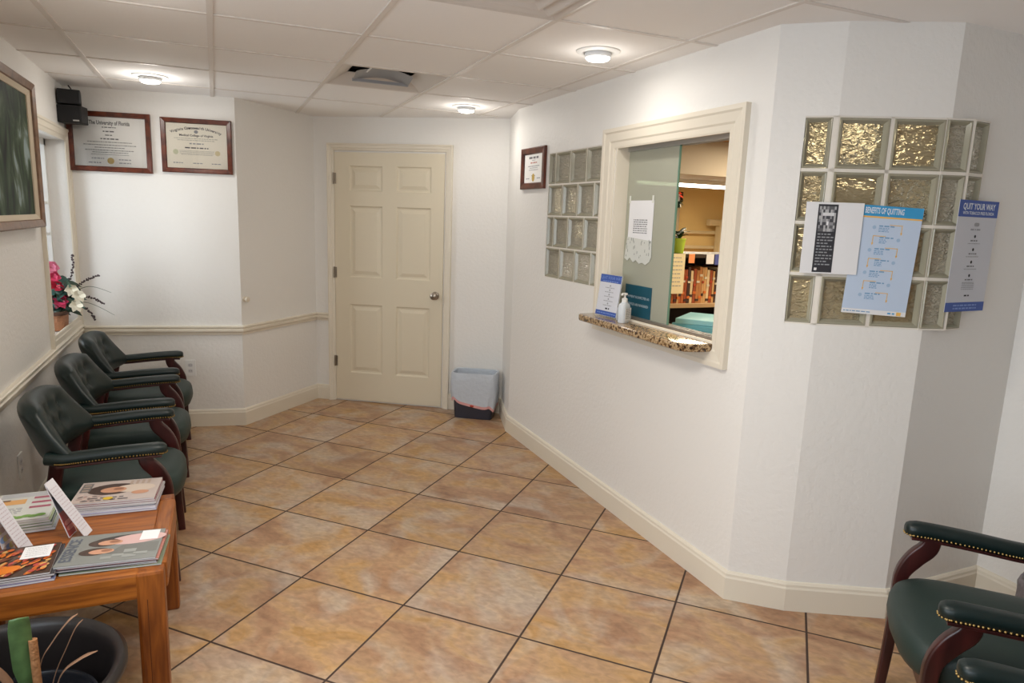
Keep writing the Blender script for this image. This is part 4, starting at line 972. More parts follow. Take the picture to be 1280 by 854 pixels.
def make_chair():
    root = empty('captain_chair')
    # seat: crowned cushion with bulging rounded front
    mb = MB(); n = 44; rings = []
    def outline(k, z):
        r = []
        for i in range(n):
            a = 2*PI*i/n; c, s = math.cos(a), math.sin(a); e = 4.2
            x = 0.245*abs(c)**(2/e)*(1 if c > 0 else -1); y = 0.250*abs(s)**(2/e)*(1 if s > 0 else -1)
            if x > 0: x += 0.035*(1-(y/0.25)**2)
            y *= 1.0+0.04*(x/0.245)
            r.append((x*k+0.005, y*k, z))
        return r
    for k, z in ((0.90, 0.345), (0.955, 0.350), (0.985, 0.368), (1.0, 0.392), (0.995, 0.418), (0.97, 0.438), (0.92, 0.450), (0.80, 0.459), (0.55, 0.465), (0.25, 0.467)): rings.append(outline(k, z))
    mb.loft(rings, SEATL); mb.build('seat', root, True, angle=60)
    # legs
    for s in (-1, 1):
        mb = MB(); path = smooth_path([(0.236, s*0.262, 0.0), (0.226, s*0.262, 0.18), (0.222, s*0.262, 0.36), (0.216, s*0.262, 0.44), (0.185, s*0.262, 0.50), (0.150, s*0.262, 0.545), (0.140, s*0.262, 0.592)], 5)
        N = len(path); sz = []
        for i in range(N):
            t = i/(N-1); h = 0.030+0.018*min(1, t*1.6)+ (0.010*math.sin(PI*min(1, max(0, (t-0.5)*2))) ); sz.append((0.034, h))
        sweep(mb, path, sz, MAHOG, r=0.22); mb.build('leg', root, True, angle=50)
        mb = MB(); path = smooth_path([(-0.275, s*0.20, 0.0), (-0.228, s*0.205, 0.22), (-0.198, s*0.210, 0.42), (-0.172, s*0.214, 0.56), (-0.160, s*0.214, 0.62)], 4)
        sweep(mb, path, [(0.034+0.0*i, 0.034+0.018*min(1, i/8)) for i in range(len(path))], MAHOG, r=0.2); mb.build('leg', root, True, angle=50)
    # wooden frame under the seat
    mb = MB()
    for s in (-1, 1): mb.bb(-0.215, 0.212, s*0.232-0.010, s*0.232+0.010, 0.300, 0.352, MAHOG, None, 0.003)
    mb.bb(-0.225, -0.203, -0.222, 0.222, 0.300, 0.352, MAHOG, None, 0.003); mb.bb(0.202, 0.224, -0.245, 0.245, 0.300, 0.352, MAHOG, None, 0.003)
    mb.build('seat_frame', root)
    # padded back, curved in plan, tufted on the front
    nu, nv = 40, 22
    btn = [(-0.55, 0.66), (-0.18, 0.66), (0.18, 0.66), (0.55, 0.66), (-0.36, 0.40), (0.0, 0.40), (0.36, 0.40)]
    def core(s, t):
        hw_ = 0.282-0.034*t-0.020*t**3
        z = 0.535+0.266*t-0.046*t*abs(s)**6+0.040*(1-t)*abs(s)**4
        x = -0.212-0.092*t+0.122*abs(s)**2.3*(1-0.45*t)
        return Vector((x, hw_*s, z))
    def surf(s, t, side):
        p = core(s, t); e = 0.01
        ds = core(min(1, s+e), t)-core(max(-1, s-e), t); dt = core(s, min(1, t+e))-core(s, max(0, t-e))
        nrm = ds.cross(dt).normalized()      # towards +x (front)
        if nrm.x < 0: nrm = -nrm
        q = max(abs(s), abs(2*t-1)); th = 0.040*max(0.0, 1-q**5)**0.5
        if side > 0:
            for bs, bt in btn:
                d = math.hypot((s-bs)*0.25, (t-bt)*0.27); th -= 0.022*math.exp(-(d/0.028)**2)
            th += 0.012*(1-q**3)
        return p+nrm*(th*side)
    mb = MB(); vs = []
    ss = [math.sin((-1+2*i/nu)*PI/2) for i in range(nu+1)]; ts = [0.5+0.5*math.sin((-1+2*j/nv)*PI/2) for j in range(nv+1)]
    for side in (1, -1):
        for s in ss:
            for t in ts: vs.append(surf(s, t, side))
    fs = []; W_ = nv+1; off = (nu+1)*W_
    for i in range(nu):
        for j in range(nv):
            a = [i*W_+j, (i+1)*W_+j, (i+1)*W_+j+1, i*W_+j+1]; fs.append(a); fs.append([off+k for k in a][::-1])
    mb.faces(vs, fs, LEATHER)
    bmesh.ops.remove_doubles(mb.bm, verts=mb.bm.verts[:], dist=0.0006)
    back = mb.build('backrest', root, True, angle=80)
    for bs, bt in btn:
        b_ = MB(); p = surf(bs, bt, 1); b_.sphere((p.x+0.001, p.y, p.z), 0.009, LEATHER, None, 10, 6, (0.5, 1, 1)); b_.build('button', back, True)
    # padded arms
    for s in (-1, 1):
        mb = MB()
        path = smooth_path([(0.218, s*0.268, 0.600), (0.150, s*0.270, 0.601), (0.03, s*0.266, 0.597), (-0.08, s*0.262, 0.590), (-0.150, s*0.262, 0.588), (-0.20, s*0.250, 0.592)], 5)
        N = len(path); sz = []
        for i in range(N):
            k = [0.30, 0.70, 0.90, 1.0][i] if i < 4 else 1.0
            sz.append((0.064*k if i < 4 else 0.064-0.010*(i/N), 0.050*max(k, 0.45)))
        # nose of the arm
        path[0] = Vector((0.226, s*0.268, 0.600)); path[1] = Vector((0.221, s*0.2685, 0.600)); path[2] = Vector((0.210, s*0.269, 0.600)); path[3] = Vector((0.190, s*0.2695, 0.601))
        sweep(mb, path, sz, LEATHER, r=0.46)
        arm = mb.build('arm', root, True, angle=70)
        mb = MB(); pr = [p+Vector((-0.004 if i == 0 else 0, 0, -0.0265)) for i, p in enumerate(path[2:-4])]
        sweep(mb, pr, (0.050, 0.010), MAHOG, r=0.2); mb.build('arm_rail', arm)
        mb = MB()
        tot = []
        for side in (-1, 1):
            for i in range(2, N-4):
                for f in (0, 0.5):
                    p = path[i]*(1-f)+path[i+1]*f
                    wv = sz[i][0]*0.5; mb.sphere((p.x, p.y+side*(wv-0.0015), p.z-0.0135), 0.0036, BRASS, None, 6, 4)
        for k in range(-4, 5):
            a = k/4*PI/2; mb.sphere((0.204+0.022*math.cos(a), s*0.269+0.026*math.sin(a), 0.586), 0.0036, BRASS, None, 6, 4)
        mb.build('nailhead_trim', arm, True)
    return root
chair = make_chair()
CH = [(-0.735, -1.770, 0.0, 'green leather captain chair nearest the magazine table, in the left row'),
      (-0.740, -1.035, 0.0, 'green leather captain chair in the middle of the left row'),
      (-0.750, -0.300, 0.0, 'green leather captain chair at the far end of the left row under the window'),
      (1.800, -3.968, math.radians(136), 'green captain chair by the right wall corner, its whole seat showing'),
      (1.225, -4.545, math.radians(136), 'green captain chair in the bottom right corner showing only an arm')]
for i, (x, y, rz, lab) in enumerate(CH):
    c = chair if i == 0 else copy_tree(chair)
    c.location = (x, y, 0); c.rotation_euler = (0, 0, rz)
    tag(c, lab, 'chair', 'green captain chairs')

# ------------------------------------------------------------------ oak magazine table
TX0, TX1, TY0, TY1, TH = -1.150, -0.472, -2.862, -2.222, 0.47
tb = empty('magazine_table', ((TX0+TX1)/2, (TY0+TY1)/2, 0)); tag(tb, 'low square oak table covered with magazines in the left corner', 'table')
hx, hy = (TX1-TX0)/2, (TY1-TY0)/2
b = MB(); b.bb(-hx+0.055, hx-0.055, -hy+0.055, hy-0.055, TH-0.022, TH-0.001, OAK, None, 0.003); b.build('tabletop', tb)
for nm, x0, x1, y0, y1 in (('a', -hx+0.055, hx-0.075, -hy, -hy+0.056), ('b', -hx+0.055, hx-0.075, hy-0.056, hy)):
    b = MB(); b.bb(x0, x1, y0+0.003, y1-0.001, TH-0.088, TH, OAK, None, 0.010); b.build('apron', tb)
OAKY = wood('oak_orange_side', (116, 60, 16), (164, 96, 34), (28, 2.5, 28), 0.38)
for x0, x1 in ((-hx, -hx+0.056), (hx-0.056, hx)):
    b = MB(); b.bb(x0, x1, -hy+0.055, hy-0.055, TH-0.088, TH+0.0005, OAKY, None, 0.010); b.build('apron', tb)
for sx in (-1, 1):
    for sy in (-1, 1):
        b = MB(); cx, cy = sx*(hx-0.046), sy*(hy-0.028)
        b.box((cx, cy, TH/2), (0.080, 0.056, TH), OAKV, None, 0.010); b.bb(cx-sx*0.010-0.001, cx-sx*0.010+0.001, cy-0.0285, cy+0.0285, 0.01, TH-0.09, mat('oak_seam', (84, 42, 18), 0.6)); b.build('leg', tb)

# ------------------------------------------------------------------ magazines
PG = mat('magazine_pages', (206, 206, 208), 0.7)
def magazine(x, y, z, rz, wx, wy, th, cover, label, group, art=None, spine=True):
    o_ = empty('magazine', (x, y, z), rz); tag(o_, label, 'magazine', group)
    cv = mat('cover_%d_%d_%d' % cover, cover, 0.28)
    b = MB(); b.bb(-wx/2+0.001, wx/2-0.001, -wy/2+0.001, wy/2-0.001, 0.0008, th-0.0008, PG); b.build('pages', o_)
    b = MB(); b.bb(-wx/2, wx/2, -wy/2, wy/2, 0, 0.0008, cv); b.bb(-wx/2, wx/2, -wy/2, wy/2, th-0.0008, th, cv)
    if spine: b.bb(-wx/2, wx/2, wy/2-0.001, wy/2+0.0004, 0, th, cv)
    b.build('cover', o_)
    if art:
        b = MB(); art(b, th+0.0004); flatbuild(b, 'cover_art', o_)
    return o_
SKIN = mat('print_skin', (196, 146, 118), 0.35); SKIN2 = mat('print_skin_dark', (150, 104, 80), 0.35); HAIR = mat('print_hair', (74, 58, 52), 0.35)
def M_(name, c): return mat(name, c, 0.35)
def art_essence(b, z):
    X0, Y0 = -0.14, -0.108
    b.text('ESSENCE', 0.046, -0.116, 0.0, z+0.0004, M_('ess_title', (88, 94, 106)), None, rot=PI/2, sx=0.88, bold=0.0012)
    b.disc(0.065, 0.045, 0.085, 0.036, z, M_('ess_pink', (206, 170, 166)), None, 28, 0.10)
    b.disc(0.02, 0.060, 0.080, 0.022, z-0.0001, M_('ess_dark', (60, 56, 56)), None, 28, 0.12)
    b.disc(-0.030, 0.034, 0.046, 0.027, z+0.0001, HAIR); b.disc(-0.012, 0.032, 0.036, 0.018, z+0.0003, SKIN); b.disc(0.0, 0.036, 0.016, 0.010, z+0.0005, SKIN2)
    b.disc(-0.046, -0.026, 0.044, 0.025, z+0.0001, HAIR); b.disc(-0.026, -0.028, 0.036, 0.017, z+0.0003, SKIN); b.disc(-0.012, -0.024, 0.016, 0.009, z+0.0005, SKIN2)
    b.faces([(-0.01, -0.05, z), (0.135, -0.06, z), (0.135, 0.01, z), (0.03, 0.008, z)], [(0, 1, 2, 3)], M_('ess_coat', (112, 112, 108)))
    for i in range(4): b.lines(-0.02+i*0.03, 0.02+i*0.03, -0.075+0.012*(i % 2), 0.016, z+0.0005, M_('ess_text', (148, 150, 146)), None, seed=i)
    b.lines(0.04, 0.075, -0.04, 0.022, z+0.0005, M_('ess_text', (148, 150, 146)), None, seed=8)
    b.quad(0.072, 0.028, 0.126, 0.098, z+0.0008, PAPER)
def art_face(b, z):
    b.disc(-0.02, 0.015, 0.085, 0.055, z, HAIR, None, 28, 0.05); b.disc(-0.016, 0.006, 0.044, 0.028, z+0.0003, SKIN); b.disc(0.0, 0.012, 0.018, 0.012, z+0.0005, SKIN2)
    for i in range(16): b.disc(-0.115+0.016*(i % 5), -0.085+0.019*(i//5), 0.011, 0.006, z+0.00012+0.00002*i, M_('cov_mix%d' % (i % 3), [(206, 186, 176), (126, 110, 106), (178, 150, 142)][i % 3]), None, 10, i*0.7)
    b.disc(0.055, 0.012, 0.070, 0.040, z+0.0001, M_('cov_cream', (206, 190, 176))); b.disc(0.08, -0.035, 0.03, 0.018, z+0.0004, SKIN)
    b.quad(-0.130, 0.0, -0.096, 0.085, z+0.0004, M_('cov_grey', (112, 108, 108)))
    for k in range(3): b.quad(-0.124, 0.01+k*0.026, -0.102, 0.022+k*0.026, z+0.0006, M_('cov_beige', (176, 156, 140)))
    b.disc(-0.02, -0.075, 0.017, 0.014, z+0.0006, M_('cov_yellow', (214, 180, 46)))
    for i in range(5): b.lines(-0.10+i*0.022, -0.06+i*0.03, -0.088+0.02*(i % 2), 0.010, z+0.0005, M_('cov_grey2', (96, 88, 90)), None, seed=i)
    for i in range(4): b.quad(0.03+i*0.02, 0.05, 0.04+i*0.02, 0.09, z+0.0005, M_('cov_beige', (176, 156, 140)))
def art_food(b, z):
    rnd = random.Random(12)
    for i in range(170):
        x, y = rnd.uniform(-0.13, 0.12), rnd.uniform(-0.09, 0.085)
        c = rnd.choice([(196, 96, 36), (212, 120, 44), (150, 60, 44), (206, 160, 96), (120, 70, 50), (176, 72, 66)])
        if x < -0.04 and y > 0.0: c = rnd.choice([(86, 112, 60), (60, 84, 50), (130, 150, 100)])
        b.disc(x, y, rnd.uniform(0.007, 0.018), rnd.uniform(0.004, 0.009), z+0.00002*i, M_('food_%d_%d_%d' % c, c), None, 10, 0.9+rnd.uniform(-0.3, 0.3))
    b.disc(0.02, -0.06, 0.036, 0.022, z+0.004, M_('food_orange', (214, 118, 24)), None, 18, 0.4)
    b.quad(0.040, 0.0, 0.118, 0.085, z+0.0043, PAPER); 
    for i in range(5): b.lines(0.050, 0.108, 0.070-i*0.013, 0.002, z+0.0046, mat('light_grey_print', (150, 152, 156), 0.7), None, seed=i)
def art_green(b, z):
    b.quad(-0.085, 0.085, 0.085, 0.125, z, M_('mag_grey', (186, 188, 192))); b.quad(-0.09, 0.02, 0.00, 0.065, z, M_('mag_peach', (222, 170, 110)))
    b.quad(-0.085, 0.055, -0.05, 0.068, z+0.0003, M_('mag_brown', (120, 84, 60)))
    for i in range(3): b.quad(0.02, -0.03+i*0.045, 0.085, -0.012+i*0.045, z+0.0003, M_('mag_plum', (172, 96, 116)))
    for i in range(8): b.disc(-0.08+i*0.021, -0.105+0.006*(i % 2), 0.016, 0.012, z+0.0001*i, M_('mag_leaf', (120, 160, 84)))
    for i in range(4): b.lines(-0.08, 0.0, -0.02-i*0.014, 0.006, z, GREYINK, None, seed=i)
Z0 = TH+0.001
def stack(spec, x, y, rz, wx, wy, group, zlift=Z0):
    z = zlift
    for k, (th, cover, label, art, dx, dy, dr) in enumerate(spec):
        magazine(x+dx, y+dy, z, rz+dr, wx, wy, th, cover, label, group, art); z += th+0.0002
    return z
stack([(0.007, (150, 150, 176), 'magazine at the bottom of the far stack, jutting out at its near edge', None, 0.004, -0.012, 0.02),
       (0.007, (196, 190, 200), 'pale magazine second from the bottom of the far stack', None, 0.006, -0.004, -0.01),
       (0.008, (60, 66, 80), 'dark-edged magazine third from the bottom of the far stack', None, 0.000, 0.004, 0.015),
       (0.008, (166, 160, 160), 'grey magazine just under the middle of the far stack', None, 0.008, 0.0, -0.01),
       (0.007, (128, 62, 72), 'maroon-edged magazine under the top one of the far stack', None, 0.002, 0.002, 0.01),
       (0.007, (190, 176, 170), 'magazine with a portrait cover and yellow spot topping the far stack', art_face, 0.0, 0.004, 0.0)],
      -0.668, -2.250, -0.075, 0.275, 0.205, 'magazines in the far stack')
stack([(0.005, (120, 130, 110), 'magazine at the bottom of the stack by the front table corner', None, 0.010, -0.008, 0.015),
       (0.005, (130, 96, 84), 'brown-edged magazine second from bottom by the front table corner', None, 0.002, 0.002, -0.02),
       (0.005, (54, 50, 60), 'dark magazine in the middle of the stack by the front table corner', None, -0.004, -0.004, 0.02),
       (0.005, (172, 110, 98), 'reddish magazine under the grey one with the couple', None, 0.004, 0.001, 0.0),
       (0.006, (128, 130, 126), 'grey magazine with a couple on its cover at the front table corner', art_essence, -0.004, 0.0, 0.0)],
      -0.630, -2.702, -0.085, 0.280, 0.208, 'magazines at the front table corner')
stack([(0.007, (110, 116, 150), 'magazine at the bottom of the front left stack', None, 0.004, -0.004, 0.01),
       (0.007, (150, 120, 120), 'magazine second from the bottom of the front left stack', None, -0.003, 0.002, -0.015),
       (0.007, (60, 58, 64), 'dark-edged magazine under the food magazine', None, 0.004, 0.0, 0.01),
       (0.007, (70, 50, 40), 'food magazine with orange cover and white label at front left', art_food, -0.006, 0.0, 0.0)],
      -0.915, -2.722, 0.02, 0.270, 0.205, 'magazines in the front left stack')
stack([(0.010, (150, 156, 168), 'thick magazine at the bottom of the wall-side stack', None, 0.014, -0.006, 0.02),
       (0.009, (120, 140, 100), 'green-edged magazine second from the bottom by the wall', None, 0.010, -0.004, -0.01),
       (0.009, (70, 84, 90), 'dark-edged magazine in the middle of the wall-side stack', None, 0.006, -0.002, 0.02),
       (0.009, (150, 170, 120), 'green-edged magazine just under the top by the wall', None, 0.003, 0.0, 0.0),
       (0.009, (206, 208, 204), 'pale magazine with plum and peach blocks topping the wall-side stack', art_green, 0.0, 0.0, -0.01)],
      -0.955, -2.308, 0.03, 0.190, 0.262, 'magazines in the wall-side stack')

# ------------------------------------------------------------------ two tent cards on the table
ACR2 = mat('card_plastic', (214, 212, 218), 0.25)
def tent(x, y, rz, h, sp1, sp2, dp, label, art, head=None):
    """ridge runs along local y; one leg falls to +x (sp1), the other nearly straight down (sp2)"""
    o_ = empty('table_tent', (x, y, TH+0.0008), rz); tag(o_, label, 'sign', None)
    R1_ = frame_mat((sp1, -dp/2, 0.0), (0, 1, 0), (-sp1, 0, h)); L1 = math.hypot(sp1, h)
    b = MB(); b.bb(0, dp, 0.001, L1, -0.0024, 0, ACR2, R1_); b.build('front_panel', o_)
    b = MB()
    for i in range(int(L1/0.012)-3): b.lines(0.006, dp-0.006, L1-0.028-i*0.012, 0.0035, 0.0004, mat('tent_text', (186, 174, 182), 0.6), R1_, seed=i)
    if head: b.quad(0.0, L1-0.045, dp, L1-0.002, 0.0005, head, R1_)
    flatbuild(b, 'lettering', o_)
    R2_ = frame_mat((sp2, -dp/2, 0.0), (0, 1, 0), (-sp2, 0, h)); L2 = math.hypot(sp2, h)
    b = MB(); b.bb(0, dp, 0.001, L2, -0.0018, 0, ACR2, R2_); o = b.build('rear_panel', o_)
    b = MB(); art(b, R2_, dp, L2); flatbuild(b, 'picture', o)
    return o_
def tp1(b, M, dp, L):
    b.quad(0.003, 0.004, dp-0.003, L*0.45, 0.0004, M_('tent_red', (150, 50, 46)), M); b.quad(0.003, L*0.45, dp-0.003, L*0.75, 0.0004, M_('tent_slate', (84, 92, 108)), M)
    b.quad(0.003, L*0.75, dp-0.003, L-0.003, 0.0004, M_('tent_sand', (186, 168, 156)), M)
    for i in range(6): b.disc(0.02+0.012*(i % 3), 0.03+0.02*(i//3), 0.012, 0.008, 0.0008, M_('tent_pink', (206, 130, 116)), M)
def tp2(b, M, dp, L):
    b.quad(0.003, 0.004, dp-0.003, L-0.004, 0.0004, M_('tent_pale', (204, 196, 196)), M); b.quad(0.003, L-0.05, dp-0.003, L-0.006, 0.0007, M_('tent_blue', (100, 130, 190)), M)
    for i in range(10): b.disc(0.015+0.016*(i % 4), 0.02+0.03*(i//4), 0.014, 0.010, 0.0008+i*0.00005, M_('tent_dot%d' % (i % 3), [(176, 150, 140), (120, 150, 196), (190, 176, 120)][i % 3]), M)
tent(-0.836, -2.490, -0.24, 0.195, 0.112, 0.062, 0.055, 'slanted tent card with fine text between the magazine stacks', tp1)
tent(-0.985, -2.570, -0.24, 0.215, 0.105, 0.050, 0.06, 'tent card with blue top at the left edge of the photo', tp2, mat('tent_grey_head', (150, 156, 176), 0.5))

# ------------------------------------------------------------------ planter with plant
PX, PY = -0.830, -3.170
pt = empty('planter', (PX, PY, 0)); tag(pt, 'large dark plastic planter in front of the oak table', 'planter')
PLM = mat('dark_planter', (30, 26, 26), 0.38)
b = MB(); b.lathe([(0.005, 0.0), (0.200, 0.0), (0.205, 0.01), (0.248, 0.355), (0.270, 0.362), (0.279, 0.376), (0.279, 0.390), (0.268, 0.401), (0.255, 0.398), (0.246, 0.385), (0.240, 0.36), (0.200, 0.03), (0.005, 0.025)], PLM, None, 72, cap=False)
b.build('pot', pt, True, angle=50)
pl = empty('potted_plant', (PX+0.045, PY-0.03, 0.0275)); tag(pl, 'green strap-leaf plant with dry leaves in a nursery pot inside the planter', 'plant')
b = MB(); b.lathe([(0.005, 0), (0.125, 0), (0.160, 0.272), (0.168, 0.274), (0.168, 0.284), (0.160, 0.286), (0.156, 0.28), (0.150, 0.235)], mat('black_nursery_pot', (24, 26, 32), 0.25), None, 56, cap=False); b.build('nursery_pot', pl, True, angle=50)
b = MB(); b.lathe([(0.150, 0.235), (0.10, 0.238), (0.003, 0.24)], mat('soil', (34, 26, 22), 0.9, bump=(60, 1.0, 0.02)), None, 32, cap=False)
b.build('soil', pl)
b = MB(); rnd = random.Random(9)
for i in range(46):
    a, r_ = rnd.uniform(0, 2*PI), 0.145*math.sqrt(rnd.random()); b.sphere((r_*math.cos(a), r_*math.sin(a), 0.243), rnd.uniform(0.005, 0.010), mat('perlite', (168, 164, 160), 0.8), None, 6, 4)
o = b.build('pebbles', pl); o['kind'] = 'stuff'
b = MB(); st = smooth_path([(0.040, -0.012, 0.235), (0.038, -0.006, 0.36), (0.035, 0.0, 0.478)], 5); b.tube(st, [0.010]*len(st), mat('cut_stem', (150, 104, 66), 0.7, bump=(70, 0.6, 0.01)), None, 12); b.build('stem', pl, True)
GLEAF = mat('green_strap_leaf', (74, 98, 58), 0.4, var=(22, 0.35)); YLEAF = mat('olive_leaf', (118, 122, 52), 0.4, var=(12, 0.2)); DRY = mat('dry_leaf', (134, 100, 76), 0.7, var=(20, 0.2))
def strap(pts, w0, m, name, fold=0.15, tipw=0.1, side=None):
    p_ = smooth_path(pts, 5); N = len(p_); b = MB(); vs = []
    for i, p in enumerate(p_):
        t = i/(N-1); d = (p_[min(i+1, N-1)]-p_[max(i-1, 0)]).normalized(); s_ = Vector(side) if side else d.cross(Vector((0, 0, 1)))
        if s_.length < 0.1: s_ = Vector((1, 0, 0))
        s_.normalize(); wv = w0*(max(0.25, min(1, t*2.2)) if t < 0.5 else 1)*(1 if t < 0.8 else (1-(t-0.8)/0.2*(1-tipw)))
        nn = s_.cross(d).normalized()
        vs += [p-s_*wv+nn*wv*fold, p, p+s_*wv+nn*wv*fold]
    fs = []
    for i in range(N-1):
        for k in (0, 1): fs.append([i*3+k, i*3+k+1, (i+1)*3+k+1, (i+1)*3+k])
    b.faces(vs, fs, m)
    o_ = b.build(name, pl, True)
    md = o_.modifiers.new('thick', 'SOLIDIFY'); md.thickness = 0.0012
    return o_
strap([(0.012, 0.0, 0.24), (0.015, 0.0, 0.34), (0.012, 0.0, 0.42), (0.010, 0.0, 0.500), (0.012, -0.004, 0.545)], 0.024, GLEAF, 'leaf', 0.12, 0.85, side=(1, 0.1, 0))
strap([(0.005, -0.02, 0.25), (-0.02, -0.05, 0.35), (-0.07, -0.06, 0.41), (-0.14, -0.07, 0.40)], 0.022, GLEAF, 'leaf')
strap([(0.005, -0.03, 0.25), (-0.02, -0.08, 0.33), (-0.07, -0.10, 0.37), (-0.13, -0.11, 0.35)], 0.020, YLEAF, 'leaf')
strap([(0.005, -0.01, 0.25), (-0.03, 0.02, 0.36), (-0.09, 0.03, 0.42), (-0.15, 0.03, 0.41)], 0.016, DRY, 'dry_leaf')
strap([(0.03, 0.0, 0.245), (0.045, 0.0, 0.40), (0.075, 0.0, 0.46), (0.112, 0.0, 0.510), (0.135, 0.0, 0.528)], 0.0075, DRY, 'dry_leaf')
strap([(0.05, -0.01, 0.245), (0.072, 0.0, 0.36), (0.105, 0.0, 0.44), (0.128, 0.0, 0.49), (0.145, 0.0, 0.510)], 0.0060, DRY, 'dry_leaf')
strap([(0.055, -0.01, 0.245), (0.085, 0.0, 0.36), (0.13, 0.0, 0.40), (0.172, 0.0, 0.415)], 0.0075, DRY, 'dry_leaf')

# ------------------------------------------------------------------ wastebaskets
bn_n = Vector((DU.y, -DU.x, 0))
def make_bin():
    c = Vector((1.575, -0.065, 0))
    rz = math.atan2(DU.y, DU.x)
    o_ = empty('wastebasket', (c.x, c.y, 0), rz); tag(o_, 'dark wastebasket with white bag and pink drawstring beside the cream door', 'wastebasket')
    def ring(wx, wy, z, e=6, wob=0.0, seed=0, n=64, dx=0):
        r = []
        rnd_ = random.Random(seed)
        ph = rnd_.uniform(0, 6)
        for i in range(n):
            a = 2*PI*i/n; cc, s = math.cos(a), math.sin(a); k = 1+wob*(0.5*math.sin(7*a+ph)+0.5*math.sin(11*a+ph*2))
            r.append((wx*k*abs(cc)**(2/e)*(1 if cc > 0 else -1)+dx, wy*k*abs(s)**(2/e)*(1 if s > 0 else -1), z))
        return r
    NAVY = mat('charcoal_blue_plastic', (56, 58, 70), 0.4)
    b = MB(); b.loft([ring(0.150, 0.075, 0.0), ring(0.154, 0.078, 0.006), ring(0.172, 0.098, 0.355), ring(0.176, 0.101, 0.362), ring(0.170, 0.096, 0.362), ring(0.150, 0.075, 0.012)], NAVY, None, True); b.build('bin', o_, True)
    BAG = mat('white_bag', (196, 204, 214), 0.35, alpha=0.93, bump=(30, 0.5, 0.01)); BAGU = mat('white_bag_inner', (176, 188, 200), 0.4, bump=(30, 0.6, 0.01))
    b = MB(); n = 64
    rings = [ring(0.158, 0.084, 0.16, wob=0.02, seed=1), ring(0.164, 0.090, 0.30, wob=0.012, seed=1), ring(0.167, 0.093, 0.372, wob=0.003, seed=2), ring(0.180, 0.105, 0.375, wob=0.004, seed=2), ring(0.185, 0.108, 0.355, wob=0.01, seed=3), ring(0.186, 0.109, 0.29, wob=0.02, seed=4), ring(0.185, 0.108, 0.22, wob=0.026, seed=5)]
    low = []
    for i, (x_, y_, z_) in enumerate(ring(0.176, 0.104, 0.14, wob=0.03, seed=6)):
        low.append((x_, y_, 0.135-0.035*(x_/0.18)+0.012*math.sin(i*0.5)))
    hem = [(x_*0.985, y_*0.985, z_-0.022) for x_, y_, z_ in low]
    b.loft([ring(0.03, 0.012, 0.125), ring(0.150, 0.072, 0.13)]+rings+[low], BAG, None, False)
    b.build('bag', o_, True, angle=70)
    b = MB(); b.loft([low, hem], mat('pink_hem', (214, 160, 158), 0.45), None, False); b.build('drawstring_hem', o_, True)
    i0 = max(range(n), key=lambda i: -hem[i][1]-abs(hem[i][0]+0.03)*0.8)
    b = MB(); b.sphere((hem[i0][0], hem[i0][1]-0.003, hem[i0][2]+0.010), 0.012, mat('red_tie', (170, 62, 48), 0.5), s=(1.3, 0.5, 0.8)); b.build('drawstring', o_, True)
    return o_
make_bin()
def make_small_bin():
    o_ = empty('wastebasket', (2.655, -3.700, 0)); tag(o_, 'small round wastebasket with crinkled grey bag behind the right chair', 'wastebasket')
    b = MB(); b.lathe([(0.004, 0), (0.095, 0), (0.118, 0.24), (0.122, 0.245), (0.114, 0.245), (0.092, 0.01), (0.004, 0.006)], mat('dark_brown_bin', (58, 42, 38), 0.5), None, 40, cap=False); b.build('bin', o_, True)
    BG = mat('grey_bag', (128, 122, 126), 0.35, alpha=0.9, bump=(24, 1.0, 0.02))
    b = MB(); rnd_ = random.Random(4); rings = []
    for r_, z in ((0.100, 0.12), (0.112, 0.22), (0.120, 0.262), (0.128, 0.264), (0.134, 0.245), (0.136, 0.19), (0.130, 0.12)):
        rings.append([(r_*(1+0.035*math.sin(9*a+z*30)+0.025*math.sin(17*a+z*60))*math.cos(a), r_*(1+0.035*math.sin(9*a+z*30)+0.025*math.sin(17*a+z*60))*math.sin(a), z+0.012*math.sin(5*a+z*20)) for a in [2*PI*i/56 for i in range(56)]])
    b.loft(rings, BG, None, False); b.build('bag', o_, True, angle=70)
make_small_bin()

# ------------------------------------------------------------------ flower basket on the window sill
fb = empty('flower_basket', (-1.255, 0.02, 0.786)); tag(fb, 'silk flower arrangement in a woven basket on the left window sill', 'flowers')
BASK = mat('wicker', (176, 124, 92), 0.7, bump=(120, 0.8, 0.006), var=(60, 0.2))
b = MB(); rings = []
b.loft([sring(0.062, 0.085, 0.0), sring(0.068, 0.095, 0.005), sring(0.074, 0.105, 0.105), sring(0.078, 0.109, 0.107), sring(0.078, 0.109, 0.122), sring(0.070, 0.10, 0.122), sring(0.066, 0.095, 0.09)], BASK); b.build('basket', fb, True)
b = MB(); b.loft([sring(0.079, 0.110, 0.100), sring(0.081, 0.112, 0.104), sring(0.081, 0.112, 0.118), sring(0.079, 0.110, 0.123)], mat('dark_wicker', (92, 66, 54), 0.7), None, False); b.build('basket_rim', fb, True)
rnd = random.Random(21)
TLEAF = mat('teal_leaf', (62, 98, 92), 0.4, var=(20, 0.2)); DLEAF = mat('deep_green_leaf', (48, 72, 56), 0.4)
b = MB()
for i in range(90):
    a = rnd.uniform(0, 2*PI); el = rnd.uniform(-0.25, 1.0)
    base = (rnd.uniform(-0.02, 0.09), rnd.uniform(-0.06, 0.06), rnd.uniform(0.12, 0.30))
    leaf_pts(b, base, (math.cos(a)*0.9+0.35, math.sin(a), el), rnd.uniform(0.07, 0.12), 0.024, TLEAF if i % 3 else DLEAF, 0.45, N=(rnd.uniform(-0.6, 0.9), -1, rnd.uniform(0, 1.2)))
b.build('foliage', fb, True)
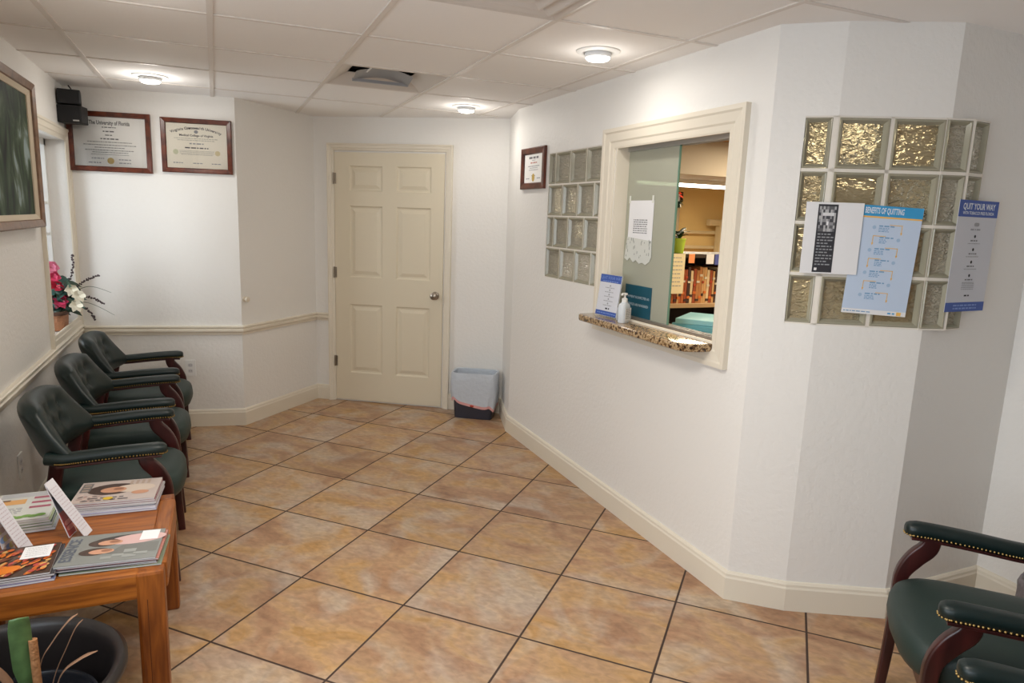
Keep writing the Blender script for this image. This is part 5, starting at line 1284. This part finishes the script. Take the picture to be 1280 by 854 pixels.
PINK = mat('pink_petal', (206, 58, 98), 0.5, var=(30, 0.15)); PINK2 = mat('pale_pink_petal', (226, 130, 160), 0.5); REDP = mat('crimson_petal', (178, 30, 56), 0.5)
for i, (x_, y_, z_, m_) in enumerate(((0.025, -0.035, 0.215, PINK), (0.030, -0.045, 0.275, REDP), (0.015, -0.03, 0.335, PINK), (0.050, -0.06, 0.190, PINK), (0.010, -0.025, 0.395, PINK2), (0.045, 0.02, 0.30, REDP), (0.060, -0.01, 0.245, PINK))):
    b = MB()
    for r in range(2):
        for k in range(6):
            a = k*PI/3+r*0.5; leaf_pts(b, (x_, y_-0.004*r, z_), (math.cos(a), -0.25-0.35*r, math.sin(a)), 0.050-0.012*r, 0.023, m_, 0.1, N=(0.3, -1, 0.3))
    b.sphere((x_+0.008, y_, z_+0.008), 0.009, mat('flower_eye', (214, 170, 60), 0.6), None, 8, 6); b.build('blossom', fb, True)
IV = mat('ivory_petal', (222, 216, 196), 0.55)
for x_, y_, z_, d in ((0.140, -0.085, 0.165, 0), (0.158, -0.080, 0.225, 0), (0.120, -0.070, 0.262, 0)):
    b = MB()
    for k in range(6):
        a = k*PI/3; leaf_pts(b, (x_, y_, z_), Vector((math.cos(a), -0.35, math.sin(a))), 0.043, 0.018, IV, 0.15, N=(0.3, -1, 0.3))
    b.build('white_blossom', fb, True)
SPRIG = mat('dark_sprig', (72, 58, 62), 0.6)
for pts in ([(0.05, 0.0, 0.2), (0.115, 0.0, 0.36), (0.125, 0.0, 0.475)], [(0.06, 0.02, 0.2), (0.17, 0.0, 0.30), (0.26, -0.01, 0.345)], [(0.06, 0.0, 0.18), (0.19, -0.02, 0.21), (0.28, -0.03, 0.165)], [(0.06, 0.02, 0.15), (0.17, 0.0, 0.135), (0.225, 0.0, 0.06)]):
    p_ = smooth_path(pts, 8); b = MB(); b.tube(p_, 0.0016, SPRIG, None, 5)
    for i, p in enumerate(p_):
        if i < len(p_)*0.35: continue
        for k in range(3): 
            a = rnd.uniform(0, 6.28); b.sphere((p.x+0.005*math.cos(a), p.y+0.005*math.sin(a), p.z+rnd.uniform(-0.005, 0.005)), 0.0055, SPRIG, None, 6, 4)
    b.build('sprig', fb, True)
for pts in ([(0.06, 0.02, 0.2), (0.20, -0.02, 0.275), (0.33, -0.03, 0.235)], [(0.06, 0.0, 0.17), (0.20, -0.03, 0.17), (0.34, -0.04, 0.09)]):
    p_ = smooth_path(pts, 6); b = MB(); b.tube(p_, [0.0028*(1-0.7*i/len(p_)) for i in range(len(p_))], mat('grass_blade', (92, 104, 90), 0.5), None, 5); b.build('grass_blade', fb, True)
